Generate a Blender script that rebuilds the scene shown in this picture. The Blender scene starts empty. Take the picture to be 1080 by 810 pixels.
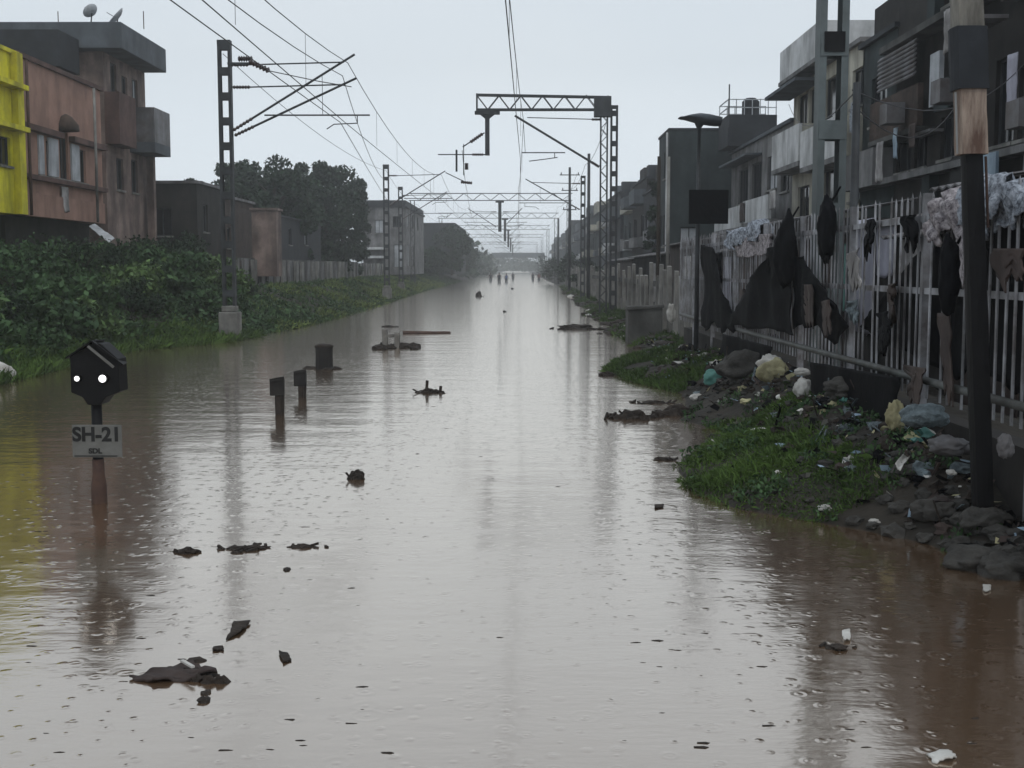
import bpy, bmesh, math, random
import numpy as np
from mathutils import Vector, Matrix, Euler, noise
R = math.radians
random.seed(11); rng = np.random.default_rng(11)
S = bpy.context.scene
COL = S.collection

# ---------------------------------------------------------------- camera, sky, sun, exposure
FPX = 1300.0; CAMH = 2.0
cam_d = bpy.data.cameras.new("camera"); cam = bpy.data.objects.new("camera", cam_d); COL.objects.link(cam)
cam_d.sensor_width = 36; cam_d.lens = 36 * FPX / 1080; cam_d.clip_start = 0.05; cam_d.clip_end = 6000
cam.location = (0, 0, CAMH)
cam.rotation_euler = (math.pi/2 - math.atan(122/FPX), 0, math.atan(8/FPX))
S.camera = cam
CR = cam.rotation_euler.to_matrix()

SUN_EL, SUN_AZ = 58, 160            # high, behind and to the side, behind cloud
w = bpy.data.worlds.new("World"); S.world = w; w.use_nodes = True
nt = w.node_tree; bg = nt.nodes["Background"]; bg.inputs[1].default_value = 0.1
sky = nt.nodes.new("ShaderNodeTexSky"); sky.sky_type = 'NISHITA'; sky.sun_disc = False
sky.sun_elevation = R(SUN_EL); sky.sun_rotation = R(SUN_AZ); sky.dust_density = 3; sky.air_density = 1.5
tc = nt.nodes.new("ShaderNodeTexCoord"); mp = nt.nodes.new("ShaderNodeMapping"); mp.inputs['Scale'].default_value = (1, 1, 3)
ns = nt.nodes.new("ShaderNodeTexNoise"); ns.inputs['Scale'].default_value = 1.6; ns.inputs['Detail'].default_value = 4
rp = nt.nodes.new("ShaderNodeValToRGB")
rp.color_ramp.elements[0].position = .3; rp.color_ramp.elements[0].color = (6.05, 6.75, 7.45, 1)
rp.color_ramp.elements[1].position = .75; rp.color_ramp.elements[1].color = (6.75, 7.3, 7.8, 1)
mx = nt.nodes.new("ShaderNodeMix"); mx.data_type = 'RGBA'; mx.inputs[0].default_value = .93
nt.links.new(tc.outputs['Generated'], mp.inputs[0]); nt.links.new(mp.outputs[0], ns.inputs[0])
nt.links.new(ns.outputs[0], rp.inputs[0]); nt.links.new(sky.outputs[0], mx.inputs[6]); nt.links.new(rp.outputs[0], mx.inputs[7])
sz_ = nt.nodes.new("ShaderNodeSeparateXYZ"); mr_ = nt.nodes.new("ShaderNodeMapRange"); nt.links.new(tc.outputs['Generated'], sz_.inputs[0]); nt.links.new(sz_.outputs['Z'], mr_.inputs[0])
mr_.inputs[1].default_value = 0; mr_.inputs[2].default_value = .16; mr_.inputs[3].default_value = 1.3; mr_.inputs[4].default_value = 1.0
vs_ = nt.nodes.new("ShaderNodeVectorMath"); vs_.operation = 'SCALE'; nt.links.new(mx.outputs[2], vs_.inputs[0]); nt.links.new(mr_.outputs[0], vs_.inputs[3])
nt.links.new(vs_.outputs[0], bg.inputs[0])
sl = bpy.data.lights.new("sun", 'SUN'); sl.energy = 0.6; sl.angle = R(20); sl.color = (1, .97, .93)
so = bpy.data.objects.new("sun", sl); COL.objects.link(so); so.rotation_euler = (R(90-SUN_EL), 0, R(180-SUN_AZ)); so.location = (0, 0, 30)
S.view_settings.view_transform = 'Standard'; S.view_settings.look = 'None'; S.view_settings.gamma = 1
S.view_settings.exposure = 0.15
S.render.engine = 'CYCLES'
S.cycles.max_bounces = 5; S.cycles.diffuse_bounces = 2; S.cycles.glossy_bounces = 2; S.cycles.volume_bounces = 3
S.cycles.use_denoising = True
S.render.use_persistent_data = False

# ---------------------------------------------------------------- helpers
def ray(px, py): return CR @ Vector((px-540, 405-py, -FPX))
def P(px, py, Y):
    d = ray(px, py); s = Y/d.y; return Vector((d.x*s, Y, CAMH+d.z*s))
def G(px, py, z=0.0):
    d = ray(px, py); s = (z-CAMH)/d.z; return Vector((d.x*s, d.y*s, z))
def FX(px, py, X):
    d = ray(px, py); s = X/d.x; return Vector((X, d.y*s, CAMH+d.z*s))

MATS = {}
def nd(nt, t, **k):
    n = nt.nodes.new(t)
    for a, b in k.items(): setattr(n, a, b)
    return n
def mat(name, c1, c2=None, scale=2.0, rough=.85, bump=.25, stretch=(1, 1, 1), metallic=0, spec=.3, stain=0, island=0, bdist=.02, trans=0):
    m = bpy.data.materials.new(name); m.use_nodes = True; nt = m.node_tree; L = nt.links
    b = nt.nodes['Principled BSDF']; b.inputs['Roughness'].default_value = rough; b.inputs['Metallic'].default_value = metallic
    b.inputs['Specular IOR Level'].default_value = spec
    c2 = c2 or tuple(x*.6 for x in c1)
    tc = nd(nt, 'ShaderNodeTexCoord'); oi = nd(nt, 'ShaderNodeObjectInfo')
    vm = nd(nt, 'ShaderNodeVectorMath', operation='MULTIPLY_ADD'); vm.inputs[1].default_value = (37, 51, 23)
    L.new(oi.outputs['Random'], vm.inputs[0]); L.new(tc.outputs['Object'], vm.inputs[2])
    mp = nd(nt, 'ShaderNodeMapping'); mp.inputs['Scale'].default_value = stretch; L.new(vm.outputs[0], mp.inputs[0])
    n1 = nd(nt, 'ShaderNodeTexNoise'); n1.inputs['Scale'].default_value = scale; n1.inputs['Detail'].default_value = 7; n1.inputs['Roughness'].default_value = .65
    L.new(mp.outputs[0], n1.inputs[0])
    r = nd(nt, 'ShaderNodeValToRGB'); r.color_ramp.elements[0].position = .35; r.color_ramp.elements[1].position = .65
    r.color_ramp.elements[0].color = (*c2, 1); r.color_ramp.elements[1].color = (*c1, 1); L.new(n1.outputs[0], r.inputs[0])
    out = r.outputs[0]
    if stain:
        mp2 = nd(nt, 'ShaderNodeMapping'); mp2.inputs['Scale'].default_value = (1.3, 1.3, .45); L.new(vm.outputs[0], mp2.inputs[0])
        n2 = nd(nt, 'ShaderNodeTexNoise'); n2.inputs['Scale'].default_value = 1.3; n2.inputs['Detail'].default_value = 6; L.new(mp2.outputs[0], n2.inputs[0])
        r2 = nd(nt, 'ShaderNodeValToRGB'); r2.color_ramp.elements[0].position = .38; r2.color_ramp.elements[1].position = .6
        r2.color_ramp.elements[0].color = (1-stain,)*3+(1,); r2.color_ramp.elements[1].color = (1, 1, 1, 1); L.new(n2.outputs[0], r2.inputs[0])
        mm = nd(nt, 'ShaderNodeMix', data_type='RGBA', blend_type='MULTIPLY'); mm.inputs[0].default_value = 1
        L.new(out, mm.inputs[6]); L.new(r2.outputs[0], mm.inputs[7]); out = mm.outputs[2]
    if island:
        g = nd(nt, 'ShaderNodeNewGeometry'); mr = nd(nt, 'ShaderNodeMapRange'); mr.inputs[3].default_value = 1-island; mr.inputs[4].default_value = 1+island
        L.new(g.outputs['Random Per Island'], mr.inputs[0])
        mm = nd(nt, 'ShaderNodeVectorMath', operation='SCALE'); L.new(out, mm.inputs[0]); L.new(mr.outputs[0], mm.inputs[3]); out = mm.outputs[0]
    L.new(out, b.inputs['Base Color'])
    if bump:
        n3 = nd(nt, 'ShaderNodeTexNoise'); n3.inputs['Scale'].default_value = scale*6; n3.inputs['Detail'].default_value = 5; L.new(mp.outputs[0], n3.inputs[0])
        bp = nd(nt, 'ShaderNodeBump'); bp.inputs['Strength'].default_value = bump; bp.inputs['Distance'].default_value = bdist
        L.new(n3.outputs[0], bp.inputs['Height']); L.new(bp.outputs[0], b.inputs['Normal'])
    MATS[name] = m; return m
M = MATS
mat('steel', (.045, .05, .055), (.022, .023, .025), 3, .6, .1, metallic=.2)
mat('steel_green', (.13, .155, .16), (.08, .095, .095), 2, .6, .1, stain=.3)
mat('wire', (.08, .08, .085), None, 2, .6, 0)
mat('insulator', (.05, .03, .028), None, 2, .3, 0, spec=.5)
mat('concrete', (.28, .275, .255), (.16, .155, .145), 2, .9, .4, stain=.5)
mat('concrete_dark', (.10, .10, .095), (.05, .05, .047), 2, .9, .4, stain=.5)
mat('yellow_paint', (.74, .68, .02), (.52, .46, .03), 1.5, .75, .2, stain=.5)
mat('pink_plaster', (.36, .215, .165), (.27, .16, .125), 1.2, .9, .2, stain=.3)
mat('pink_dark', (.13, .075, .065), None, 2, .9, .2, stain=.4)
mat('brown_plaster', (.28, .21, .18), (.13, .09, .08), 1.2, .9, .2, stain=.5)
mat('slate', (.10, .115, .13), (.065, .075, .085), 1.5, .85, .2, stain=.3)
mat('slate_dark', (.03, .034, .04), (.017, .019, .023), 1.5, .85, .2, stain=.3)
mat('greenish', (.036, .05, .052), (.018, .026, .028), 1.2, .9, .2, stain=.5)
mat('cream', (.50, .48, .40), (.34, .32, .27), 1.2, .9, .2, stain=.5)
mat('white_plaster', (.66, .67, .68), (.46, .465, .46), 1.2, .9, .2, stain=.4)
mat('grey_plaster', (.24, .235, .235), (.13, .13, .13), 1.3, .9, .2, stain=.5)
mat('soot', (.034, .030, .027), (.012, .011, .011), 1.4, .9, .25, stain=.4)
mat('brick', (.085, .058, .046), (.045, .033, .028), 4, .95, .5, stain=.4)
mat('wood_stained', (.3, .22, .15), (.12, .08, .05), 1.6, .85, .3, stretch=(3, 3, .6), stain=.7)
mat('post_paint', (.34, .27, .22), (.10, .06, .045), 5, .85, .4, stretch=(3, 3, .5), stain=.75)
mat('post_grey', (.30, .285, .25), (.13, .12, .105), 4, .85, .4, stretch=(2, 2, .6), stain=.6)
mat('glass', (.012, .014, .017), None, 1, .15, 0, spec=.5)
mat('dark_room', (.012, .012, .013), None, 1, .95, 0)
mat('pale_shutter', (.50, .52, .55), (.34, .36, .38), 2, .7, .1, stain=.4)
mat('fence_paint', (.40, .41, .44), (.12, .11, .11), 3, .6, .2, stain=.6)
mat('rail_pipe', (.11, .12, .115), (.06, .055, .05), 3, .5, .2, stain=.4)
mat('black_plastic', (.006, .0065, .008), (.004, .004, .005), 2, .7, .3, spec=.03)
mat('sheet_blue', (.35, .46, .56), (.22, .3, .38), 2, .5, .2, stain=.3)
mat('sheet_lilac', (.50, .50, .58), (.34, .33, .4), 1.5, .7, .2, stain=.4)
mat('sheet_pale', (.58, .56, .54), (.3, .28, .28), 2.5, .7, .2, stain=.6)
mat('sheet_brown', (.075, .055, .048), (.035, .025, .023), 2, .8, .3, stain=.5)
mat('sheet_teal', (.10, .28, .24), (.06, .16, .14), 2, .5, .2, stain=.3)
mat('corrugated', (.19, .19, .2), (.10, .085, .08), 1.5, .6, .1, metallic=.2, stain=.5)
mat('sack_grey', (.20, .25, .27), (.07, .09, .10), 7, .6, .7, stain=.4, bdist=.05)
mat('bag_white', (.62, .61, .58), (.36, .34, .31), 4, .6, .5, stain=.3)
mat('bag_yellow', (.50, .47, .28), (.25, .22, .12), 5, .7, .5, stain=.4)
mat('cloth_pattern', (.42, .46, .52), (.04, .045, .06), 22, .9, .3)
mat('cloth_pink', (.42, .39, .40), (.05, .04, .05), 20, .9, .3)
mat('debris', (.035, .026, .02), (.015, .012, .01), 8, .9, .6)
mat('twig', (.06, .045, .032), None, 8, .9, .3)
mat('stone', (.06, .057, .052), (.025, .024, .022), 4, .95, .7, bdist=.03)
mat('stone_pale', (.24, .23, .21), (.12, .11, .1), 4, .95, .6, bdist=.03)
mat('leaf_dark', (.022, .042, .02), (.010, .022, .011), .7, .7, 0, island=.5, spec=.2)
mat('leaf_mid', (.05, .095, .035), (.022, .048, .02), .9, .7, 0, island=.5, spec=.2)
mat('leaf_light', (.10, .16, .055), (.05, .09, .03), .9, .7, 0, island=.5, spec=.2)
mat('grass_pale', (.15, .20, .06), (.08, .11, .03), .5, .8, 0, island=.5, spec=.15)
mat('grass', (.06, .105, .024), (.028, .05, .016), .9, .8, 0, island=.5, spec=.15)
mat('grass_bright', (.085, .145, .032), (.034, .062, .018), 1.2, .8, 0, island=.45, spec=.15)
mat('bark', (.035, .028, .022), None, 4, .95, .6)
mat('black_paint', (.007, .007, .008), None, 4, .6, .1, spec=.15)
mat('plate_grey', (.15, .15, .14), (.11, .108, .1), 6, .6, .05, stain=.2)
mat('letter', (.015, .015, .015), None, 4, .7, 0)
mat('rust', (.09, .05, .035), (.05, .03, .025), 6, .8, .3)
mat('skin', (.18, .10, .07), None, 3, .6, 0)
mat('shirt_dark', (.03, .035, .05), None, 3, .9, 0)
mat('shirt_white', (.55, .55, .55), None, 3, .9, 0)
mat('shirt_blue', (.06, .12, .3), None, 3, .9, 0)
mat('shirt_red', (.16, .05, .045), None, 3, .9, 0)
def lampmat(name, e):
    m = bpy.data.materials.new(name); m.use_nodes = True; b = m.node_tree.nodes['Principled BSDF']
    b.inputs['Base Color'].default_value = (.8, .8, .8, 1); b.inputs['Emission Color'].default_value = (1, 1, .97, 1); b.inputs['Emission Strength'].default_value = e
    MATS[name] = m
lampmat('signal_lens', 1.6)

LOC = {}
def tag(o, label=None, cat=None, group=None, kind=None):
    if label: o['label'] = label
    if cat: o['category'] = cat
    if group: o['group'] = group
    if kind: o['kind'] = kind
    return o
def thing(name, loc, label, cat, group=None):
    o = bpy.data.objects.new(name, None); COL.objects.link(o); o.location = loc; o.empty_display_size = .2
    LOC[o.name] = Vector(loc); return tag(o, label, cat, group)

class MB:
    def __init__(s): s.v = []; s.f = []; s.m = []; s.sm = []; s.mi = 0; s.smooth = False
    def add(s, vs, fs):
        o = len(s.v); s.v += [tuple(v) for v in vs]; s.f += [tuple(i+o for i in f) for f in fs]; s.m += [s.mi]*len(fs); s.sm += [s.smooth]*len(fs); return s
    def box(s, x0, x1, y0, y1, z0, z1):
        x0, x1 = min(x0, x1), max(x0, x1); y0, y1 = min(y0, y1), max(y0, y1); z0, z1 = min(z0, z1), max(z0, z1)
        return s.add([(x0,y0,z0),(x1,y0,z0),(x1,y1,z0),(x0,y1,z0),(x0,y0,z1),(x1,y0,z1),(x1,y1,z1),(x0,y1,z1)],
              [(0,3,2,1),(4,5,6,7),(0,1,5,4),(1,2,6,5),(2,3,7,6),(3,0,4,7)])
    def bar(s, a, b, w, h=None, up=Vector((0, 0, 1))):
        a = Vector(a); b = Vector(b); h = h or w; d = (b-a).normalized()
        if abs(d.dot(up)) > .95: up = Vector((0, 1, 0))
        x = d.cross(up).normalized()*w/2; y = x.cross(d).normalized()*h/2
        return s.add([a-x-y,a+x-y,a+x+y,a-x+y,b-x-y,b+x-y,b+x+y,b-x+y],[(0,3,2,1),(4,5,6,7),(0,1,5,4),(1,2,6,5),(2,3,7,6),(3,0,4,7)])
    def path(s, pts, r, n=6, r2=None, cap=True):
        pts = [Vector(p) for p in pts]; N = len(pts); vs = []; fs = []
        for i, p in enumerate(pts):
            d = (pts[min(i+1, N-1)]-pts[max(i-1, 0)]).normalized()
            u = Vector((0, 0, 1)) if abs(d.z) < .9 else Vector((1, 0, 0))
            x = d.cross(u).normalized(); y = x.cross(d)
            rr = (r[i] if isinstance(r, (list, tuple)) else (r + ((r2 or r)-r)*i/max(1, N-1)))
            for k in range(n):
                a = 2*math.pi*k/n; vs.append(p+x*math.cos(a)*rr+y*math.sin(a)*rr)
        for i in range(N-1):
            for k in range(n):
                k2 = (k+1) % n; fs.append((i*n+k, i*n+k2, (i+1)*n+k2, (i+1)*n+k))
        if cap: fs.append(tuple(range(n))[::-1]); fs.append(tuple((N-1)*n+k for k in range(n)))
        return s.add(vs, fs)
    def tube(s, a, b, r, n=8): return s.path([a, b], r, n)
    def blob(s, c, r, amp=.3, freq=2.0, sub=2, seed=0, flat=None):
        bm = bmesh.new(); bmesh.ops.create_icosphere(bm, subdivisions=sub, radius=1)
        c = Vector(c); r = Vector(r) if not isinstance(r, (int, float)) else Vector((r, r, r)); off = Vector((seed*7.3, seed*3.1, seed*1.7))
        vs = []
        for v in bm.verts:
            k = 1 + amp*noise.noise(v.co*freq+off) + amp*.5*noise.noise(v.co*freq*2.7+off)
            p = Vector((v.co.x*r.x, v.co.y*r.y, v.co.z*r.z))*k
            if flat is not None and p.z < flat: p.z = flat
            vs.append(c+p)
        fs = [tuple(v.index for v in f.verts) for f in bm.faces]; bm.free(); return s.add(vs, fs)
    def sheet(s, tl, tr, br, bl, nx=14, nz=14, wr=.04, seed=0, thick=.012, hem=.0, freq=2.5):
        tl, tr, br, bl = map(Vector, (tl, tr, br, bl)); n = (tr-tl).cross(bl-tl)
        if n.length < 1e-6: n = (br-tl).cross(bl-tl)
        n.normalize(); vs = []
        for side in (0, 1):
            for j in range(nz+1):
                t = j/nz
                for i in range(nx+1):
                    u = i/nx; p = (tl.lerp(tr, u)).lerp(bl.lerp(br, u), t)
                    q = Vector((p.x*freq, p.y*freq, p.z*freq*.35))+Vector((seed*5.1, seed*2.7, seed))
                    f = noise.noise(q)+.5*noise.noise(q*2.3)
                    e = (bl-tl).normalized()*hem*noise.noise(Vector((u*5, seed*3.3, 0)))*t
                    e += (tr-tl).normalized()*hem*.6*noise.noise(Vector((t*4, seed*9.3, u*2)))
                    vs.append(p+n*(f*wr+(thick if side else 0))+e)
        W = nx+1; O = W*(nz+1); fs = []
        for j in range(nz):
            for i in range(nx):
                a = j*W+i; fs.append((a, a+1, a+W+1, a+W)); fs.append((O+a, O+a+W, O+a+W+1, O+a+1))
        for i in range(nx):
            a = i; b = nz*W+i; fs.append((a, O+a, O+a+1, a+1)); fs.append((b, b+1, O+b+1, O+b))
        for j in range(nz):
            a = j*W; b = j*W+nx; fs.append((a, a+W, O+a+W, O+a)); fs.append((b, O+b, O+b+W, b+W))
        return s.add(vs, fs)
    def build(s, name, mats, parent=None, smooth=False, bevel=0):
        if isinstance(mats, str): mats = [mats]
        V = np.array(s.v, dtype=float)
        if parent is not None: base = LOC[parent.name]
        else: base = Vector(((V[:,0].min()+V[:,0].max())/2, (V[:,1].min()+V[:,1].max())/2, V[:,2].min()))
        V = V - np.array(base)
        me = bpy.data.meshes.new(name); me.from_pydata(V.tolist(), [], s.f)
        for m in mats: me.materials.append(M[m])
        me.polygons.foreach_set('material_index', s.m)
        me.polygons.foreach_set('use_smooth', [smooth or x for x in s.sm]); me.update()
        o = bpy.data.objects.new(name, me); COL.objects.link(o)
        LOC[o.name] = Vector(base)
        if parent is not None: o.parent = parent
        else: o.location = base
        if bevel:
            b = o.modifiers.new('bevel', 'BEVEL'); b.width = bevel; b.segments = 2; b.limit_method = 'ANGLE'
        return o
CH = {}
def copy_tree(o, loc=None, label=None, parent=None):
    c = o.copy(); COL.objects.link(c)
    if parent is not None: c.parent = parent
    if loc is not None: c.location = loc
    LOC[c.name] = Vector(loc) if loc is not None else LOC.get(o.name, Vector())
    if label: c['label'] = label
    for ch in [x for x in COL.objects if x.parent == o]: copy_tree(ch, None, None, c)
    return c

def npmesh(name, V, Fq, mats, parent=None, base=None, smooth=False):
    me = bpy.data.meshes.new(name); n = len(V); k = Fq.shape[1]; m = len(Fq)
    base = np.array(base if base is not None else (LOC[parent.name] if parent is not None else (0, 0, 0)))
    me.vertices.add(n); me.vertices.foreach_set('co', (V-base).astype(np.float32).ravel())
    me.loops.add(m*k); me.loops.foreach_set('vertex_index', Fq.astype(np.int32).ravel())
    me.polygons.add(m); me.polygons.foreach_set('loop_start', np.arange(0, m*k, k, dtype=np.int32))
    me.polygons.foreach_set('use_smooth', np.full(m, smooth)); me.update(calc_edges=True); me.validate()
    for x in ([mats] if isinstance(mats, str) else mats): me.materials.append(M[x])
    o = bpy.data.objects.new(name, me); COL.objects.link(o); LOC[o.name] = Vector(base)
    if parent is not None: o.parent = parent
    else: o.location = Vector(base)
    return o
def leaves(C, size, aspect=.5, up=.3):
    """rhombic leaf faces at centres C"""
    n = len(C); a = rng.normal(size=(n, 3)); a[:, 2] += up; a /= np.linalg.norm(a, axis=1)[:, None]
    b = rng.normal(size=(n, 3)); b -= (b*a).sum(1)[:, None]*a; b /= np.linalg.norm(b, axis=1)[:, None]
    s = (size*(.6+.8*rng.random(n)))[:, None] if np.isscalar(size) else (size*(.6+.8*rng.random(n)))[:, None]
    V = np.stack([C-a*s*.5, C+b*s*aspect*.5, C+a*s*.5, C-b*s*aspect*.5], 1).reshape(-1, 3)
    return V, np.arange(4*n).reshape(n, 4)
def blades(C, h, wd=.012, lean=.5):
    n = len(C); ang = rng.random(n)*2*np.pi; hh = (h*(.4+.9*rng.random(n)))[:, None] if np.isscalar(h) else (h*(.4+.9*rng.random(n)))[:, None]
    t = np.stack([np.cos(ang), np.sin(ang), np.zeros(n)], 1)*wd
    ln = rng.normal(size=(n, 3))*lean; ln[:, 2] = 1; ln /= np.linalg.norm(ln, axis=1)[:, None]
    mid = C+ln*hh*.55; tip = C+ln*hh*.9+np.stack([ln[:, 0], ln[:, 1], -np.abs(ln[:, 0])], 1)*hh*.35
    V = np.stack([C-t, C+t, mid+t*.8, tip, mid-t*.8], 1).reshape(-1, 3)
    return V, np.arange(5*n).reshape(n, 5)

# ---------------------------------------------------------------- terrain
LE = [(-60, -9.3), (15, -9.2), (20, -9.3), (30, -9.8), (33, -8.4), (36, -8.0), (45, -7.5), (66, -7.7), (104, -8.6), (200, -9.2), (320, -9), (600, -9)]
RE = [(-60, 3.6), (6, 3.5), (8, 3.25), (8.9, 2.95), (9.6, 2.4), (10.2, 1.75), (11, 1.55), (12.6, 1.6), (13.6, 2.0), (15.2, 2.45), (16.2, 2.1), (17, 2.3), (19.5, 2.6), (20.5, 2.35), (22, 1.95), (24, 1.65), (26, 2.0), (28, 3.0), (33, 3.1), (38, 2.9), (45, 3.3), (52, 2.9), (60, 3.5), (68, 3.2), (81, 3.9), (95, 3.6), (120, 4.3), (150, 4.4), (600, 5)]
def li(T, y):
    return np.interp(y, [t[0] for t in T], [t[1] for t in T])
def hgt(x, y):
    xl = li(LE, y) + .35*noise.noise(Vector((0, y*.5, 3))); xr = li(RE, y) + .12*noise.noise(Vector((5, y*1.3, 3)))
    n = noise.noise(Vector((x*.9, y*.9, 0)))*.5+noise.noise(Vector((x*3, y*3, 7)))*.22+noise.noise(Vector((x*9, y*9, 2)))*.07
    if x < xl:
        d = xl-x; top = 2.15 if y < 43 else (2.15-(y-43)/5*1.0 if y < 48 else 1.15)
        h = min(d/5.2, 1)*top if y < 48 else min(d/3.4, 1)*top
        if d > 6 and y < 60: h += 0
        return h + n*.35*min(1, d) - .02
    if x > xr:
        d = x-xr; h = .42*(1-math.exp(-d/.9)); hp = min(1, max(0, (x-2.75)/.7))*min(1, max(0, (y-8.5)/2))*min(1, max(0, (24-y)/4))*(1 if x < 4.2 else max(0, 5.2-x)); h += hp*(.3+.12*noise.noise(Vector((3, y*.8, 1)))); return h + n*.16*min(1, d*1.2) - .01
    d = min(x-xl, xr-x); return -min(.6, d*.5) - .01
def grid_axis(segs):
    out = []
    for a, b, st in segs: out += list(np.arange(a, b-1e-6, st))
    out.append(segs[-1][1]); return out
xs = grid_axis([(-1500, -100, 200), (-100, -20, 10), (-20, -6.8, .3), (-6.8, .8, 1.2), (.8, 4.4, .09), (4.4, 12, .5), (12, 40, 7), (40, 100, 20), (100, 1500, 200)])
ys = grid_axis([(-60, 4, 8), (4, 6.4, .4), (6.4, 30, .11), (30, 60, .5), (60, 140, 1.2), (140, 400, 8), (400, 1500, 100)])
V = np.array([(x, y, hgt(x, y)) for y in ys for x in xs]); nx = len(xs); ny = len(ys)
I = np.arange(nx*ny).reshape(ny, nx)
Fq = np.stack([I[:-1, :-1], I[:-1, 1:], I[1:, 1:], I[1:, :-1]], -1).reshape(-1, 4)
m = mat('soil', (.035, .029, .022), (.014, .013, .011), 1.1, .9, .8, bdist=.05)
ground = npmesh('ground', V, Fq, 'soil', smooth=True); tag(ground, kind='structure')

# water
m = bpy.data.materials.new('flood_water'); m.use_nodes = True; MATS['flood_water'] = m
nt = m.node_tree; L = nt.links; b = nt.nodes['Principled BSDF']
b.inputs['Base Color'].default_value = (.12, .082, .05, 1); b.inputs['Roughness'].default_value = .17
b.inputs['Specular IOR Level'].default_value = 0; b.inputs['Roughness'].default_value = .9
tc = nd(nt, 'ShaderNodeTexCoord')
def wnoise(scale, stretch, detail):
    mp = nd(nt, 'ShaderNodeMapping'); mp.inputs['Scale'].default_value = stretch; L.new(tc.outputs['Object'], mp.inputs[0])
    n = nd(nt, 'ShaderNodeTexNoise'); n.inputs['Scale'].default_value = scale; n.inputs['Detail'].default_value = detail; L.new(mp.outputs[0], n.inputs[0]); return n.outputs[0]
def math_(op, a, b_=None, c=None):
    n = nd(nt, 'ShaderNodeMath', operation=op)
    for i, v in enumerate((a, b_, c)):
        if v is None: continue
        if isinstance(v, (int, float)): n.inputs[i].default_value = v
        else: L.new(v, n.inputs[i])
    return n.outputs[0]
def rings(scale, off, freq, thr, amp):
    mp = nd(nt, 'ShaderNodeMapping'); mp.inputs['Location'].default_value = (off, off*.7, 0); L.new(tc.outputs['Object'], mp.inputs[0])
    v = nd(nt, 'ShaderNodeTexVoronoi', feature='F1', voronoi_dimensions='2D'); v.inputs['Scale'].default_value = scale; L.new(mp.outputs[0], v.inputs[0])
    sp = nd(nt, 'ShaderNodeSeparateColor'); L.new(v.outputs['Color'], sp.inputs[0])
    d = v.outputs['Distance']
    rr = math_('MULTIPLY_ADD', sp.outputs[1], .30, .04)          # ring radius
    x = math_('ABSOLUTE', math_('SUBTRACT', d, rr))
    ring = math_('MAXIMUM', math_('SUBTRACT', 1.0, math_('MULTIPLY', x, freq)), 0.0)
    drop = math_('MAXIMUM', math_('SUBTRACT', 1.0, math_('MULTIPLY', d, freq*1.1)), 0.0)
    k = math_('GREATER_THAN', sp.outputs[0], thr)
    fade = math_('SUBTRACT', 1.0, sp.outputs[1])
    return math_('MULTIPLY', math_('MULTIPLY', math_('ADD', math_('MULTIPLY', ring, fade), drop), k), amp)
mur = nd(nt, 'ShaderNodeValToRGB'); L.new(wnoise(.25, (1, .3, 1), 5), mur.inputs[0])
mur.color_ramp.elements[0].position = .3; mur.color_ramp.elements[0].color = (.105, .062, .034, 1)
mur.color_ramp.elements[1].position = .7; mur.color_ramp.elements[1].color = (.14, .088, .052, 1)
L.new(mur.outputs[0], b.inputs['Base Color'])
H = math_('MULTIPLY', wnoise(1.1, (.6, 1.4, 1), 3), .045)
H = math_('ADD', H, math_('MULTIPLY', wnoise(5, (1, 1, 1), 3), .007))
patch = nd(nt, 'ShaderNodeMapRange'); L.new(wnoise(.22, (1, .5, 1), 3), patch.inputs[0]); patch.inputs[1].default_value = .4; patch.inputs[2].default_value = .65
H = math_('ADD', H, math_('MULTIPLY', math_('MULTIPLY', wnoise(16, (.6, 1.5, 1), 2), .006), patch.outputs[0]))
H = math_('ADD', H, rings(4.5, 0, 9, .55, .006)); H = math_('ADD', H, rings(8, 13.3, 7, .5, .006)); H = math_('ADD', H, rings(3.1, 31.3, 15, .75, .005))
bp = nd(nt, 'ShaderNodeBump'); bp.inputs['Strength'].default_value = 1; bp.inputs['Distance'].default_value = .22; L.new(H, bp.inputs['Height']); L.new(bp.outputs[0], b.inputs['Normal'])
gl = nd(nt, 'ShaderNodeBsdfAnisotropic'); gl.inputs['Roughness'].default_value = .12; gl.inputs['Color'].default_value = (1, .94, .87, 1); L.new(bp.outputs[0], gl.inputs['Normal'])
lw = nd(nt, 'ShaderNodeLayerWeight'); lw.inputs['Blend'].default_value = .5; L.new(bp.outputs[0], lw.inputs['Normal'])
fr = math_('MULTIPLY', math_('POWER', lw.outputs['Facing'], 1.4), .985)
mxs = nd(nt, 'ShaderNodeMixShader'); L.new(fr, mxs.inputs[0]); L.new(b.outputs[0], mxs.inputs[1]); L.new(gl.outputs[0], mxs.inputs[2]); L.new(mxs.outputs[0], nt.nodes['Material Output'].inputs['Surface'])
wv = MB(); wv.add([(-1500, -60, 0), (1500, -60, 0), (1500, 1500, 0), (-1500, 1500, 0)], [(0, 1, 2, 3)])
water = wv.build('water', 'flood_water'); tag(water, kind='structure')

# haze
hz = bpy.data.materials.new('haze_air'); hz.use_nodes = True; nt = hz.node_tree; nt.nodes.remove(nt.nodes['Principled BSDF'])
pv = nt.nodes.new('ShaderNodeVolumePrincipled'); pv.inputs['Color'].default_value = (.985, .995, 1, 1); pv.inputs['Density'].default_value = .0015; pv.inputs['Anisotropy'].default_value = .7
nt.links.new(pv.outputs[0], nt.nodes['Material Output'].inputs['Volume']); MATS['haze_air'] = hz
hb = MB(); hb.box(-1510, 1510, -70, 1510, -1.8, 15); haze = hb.build('haze', 'haze_air'); tag(haze, kind='stuff')

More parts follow.
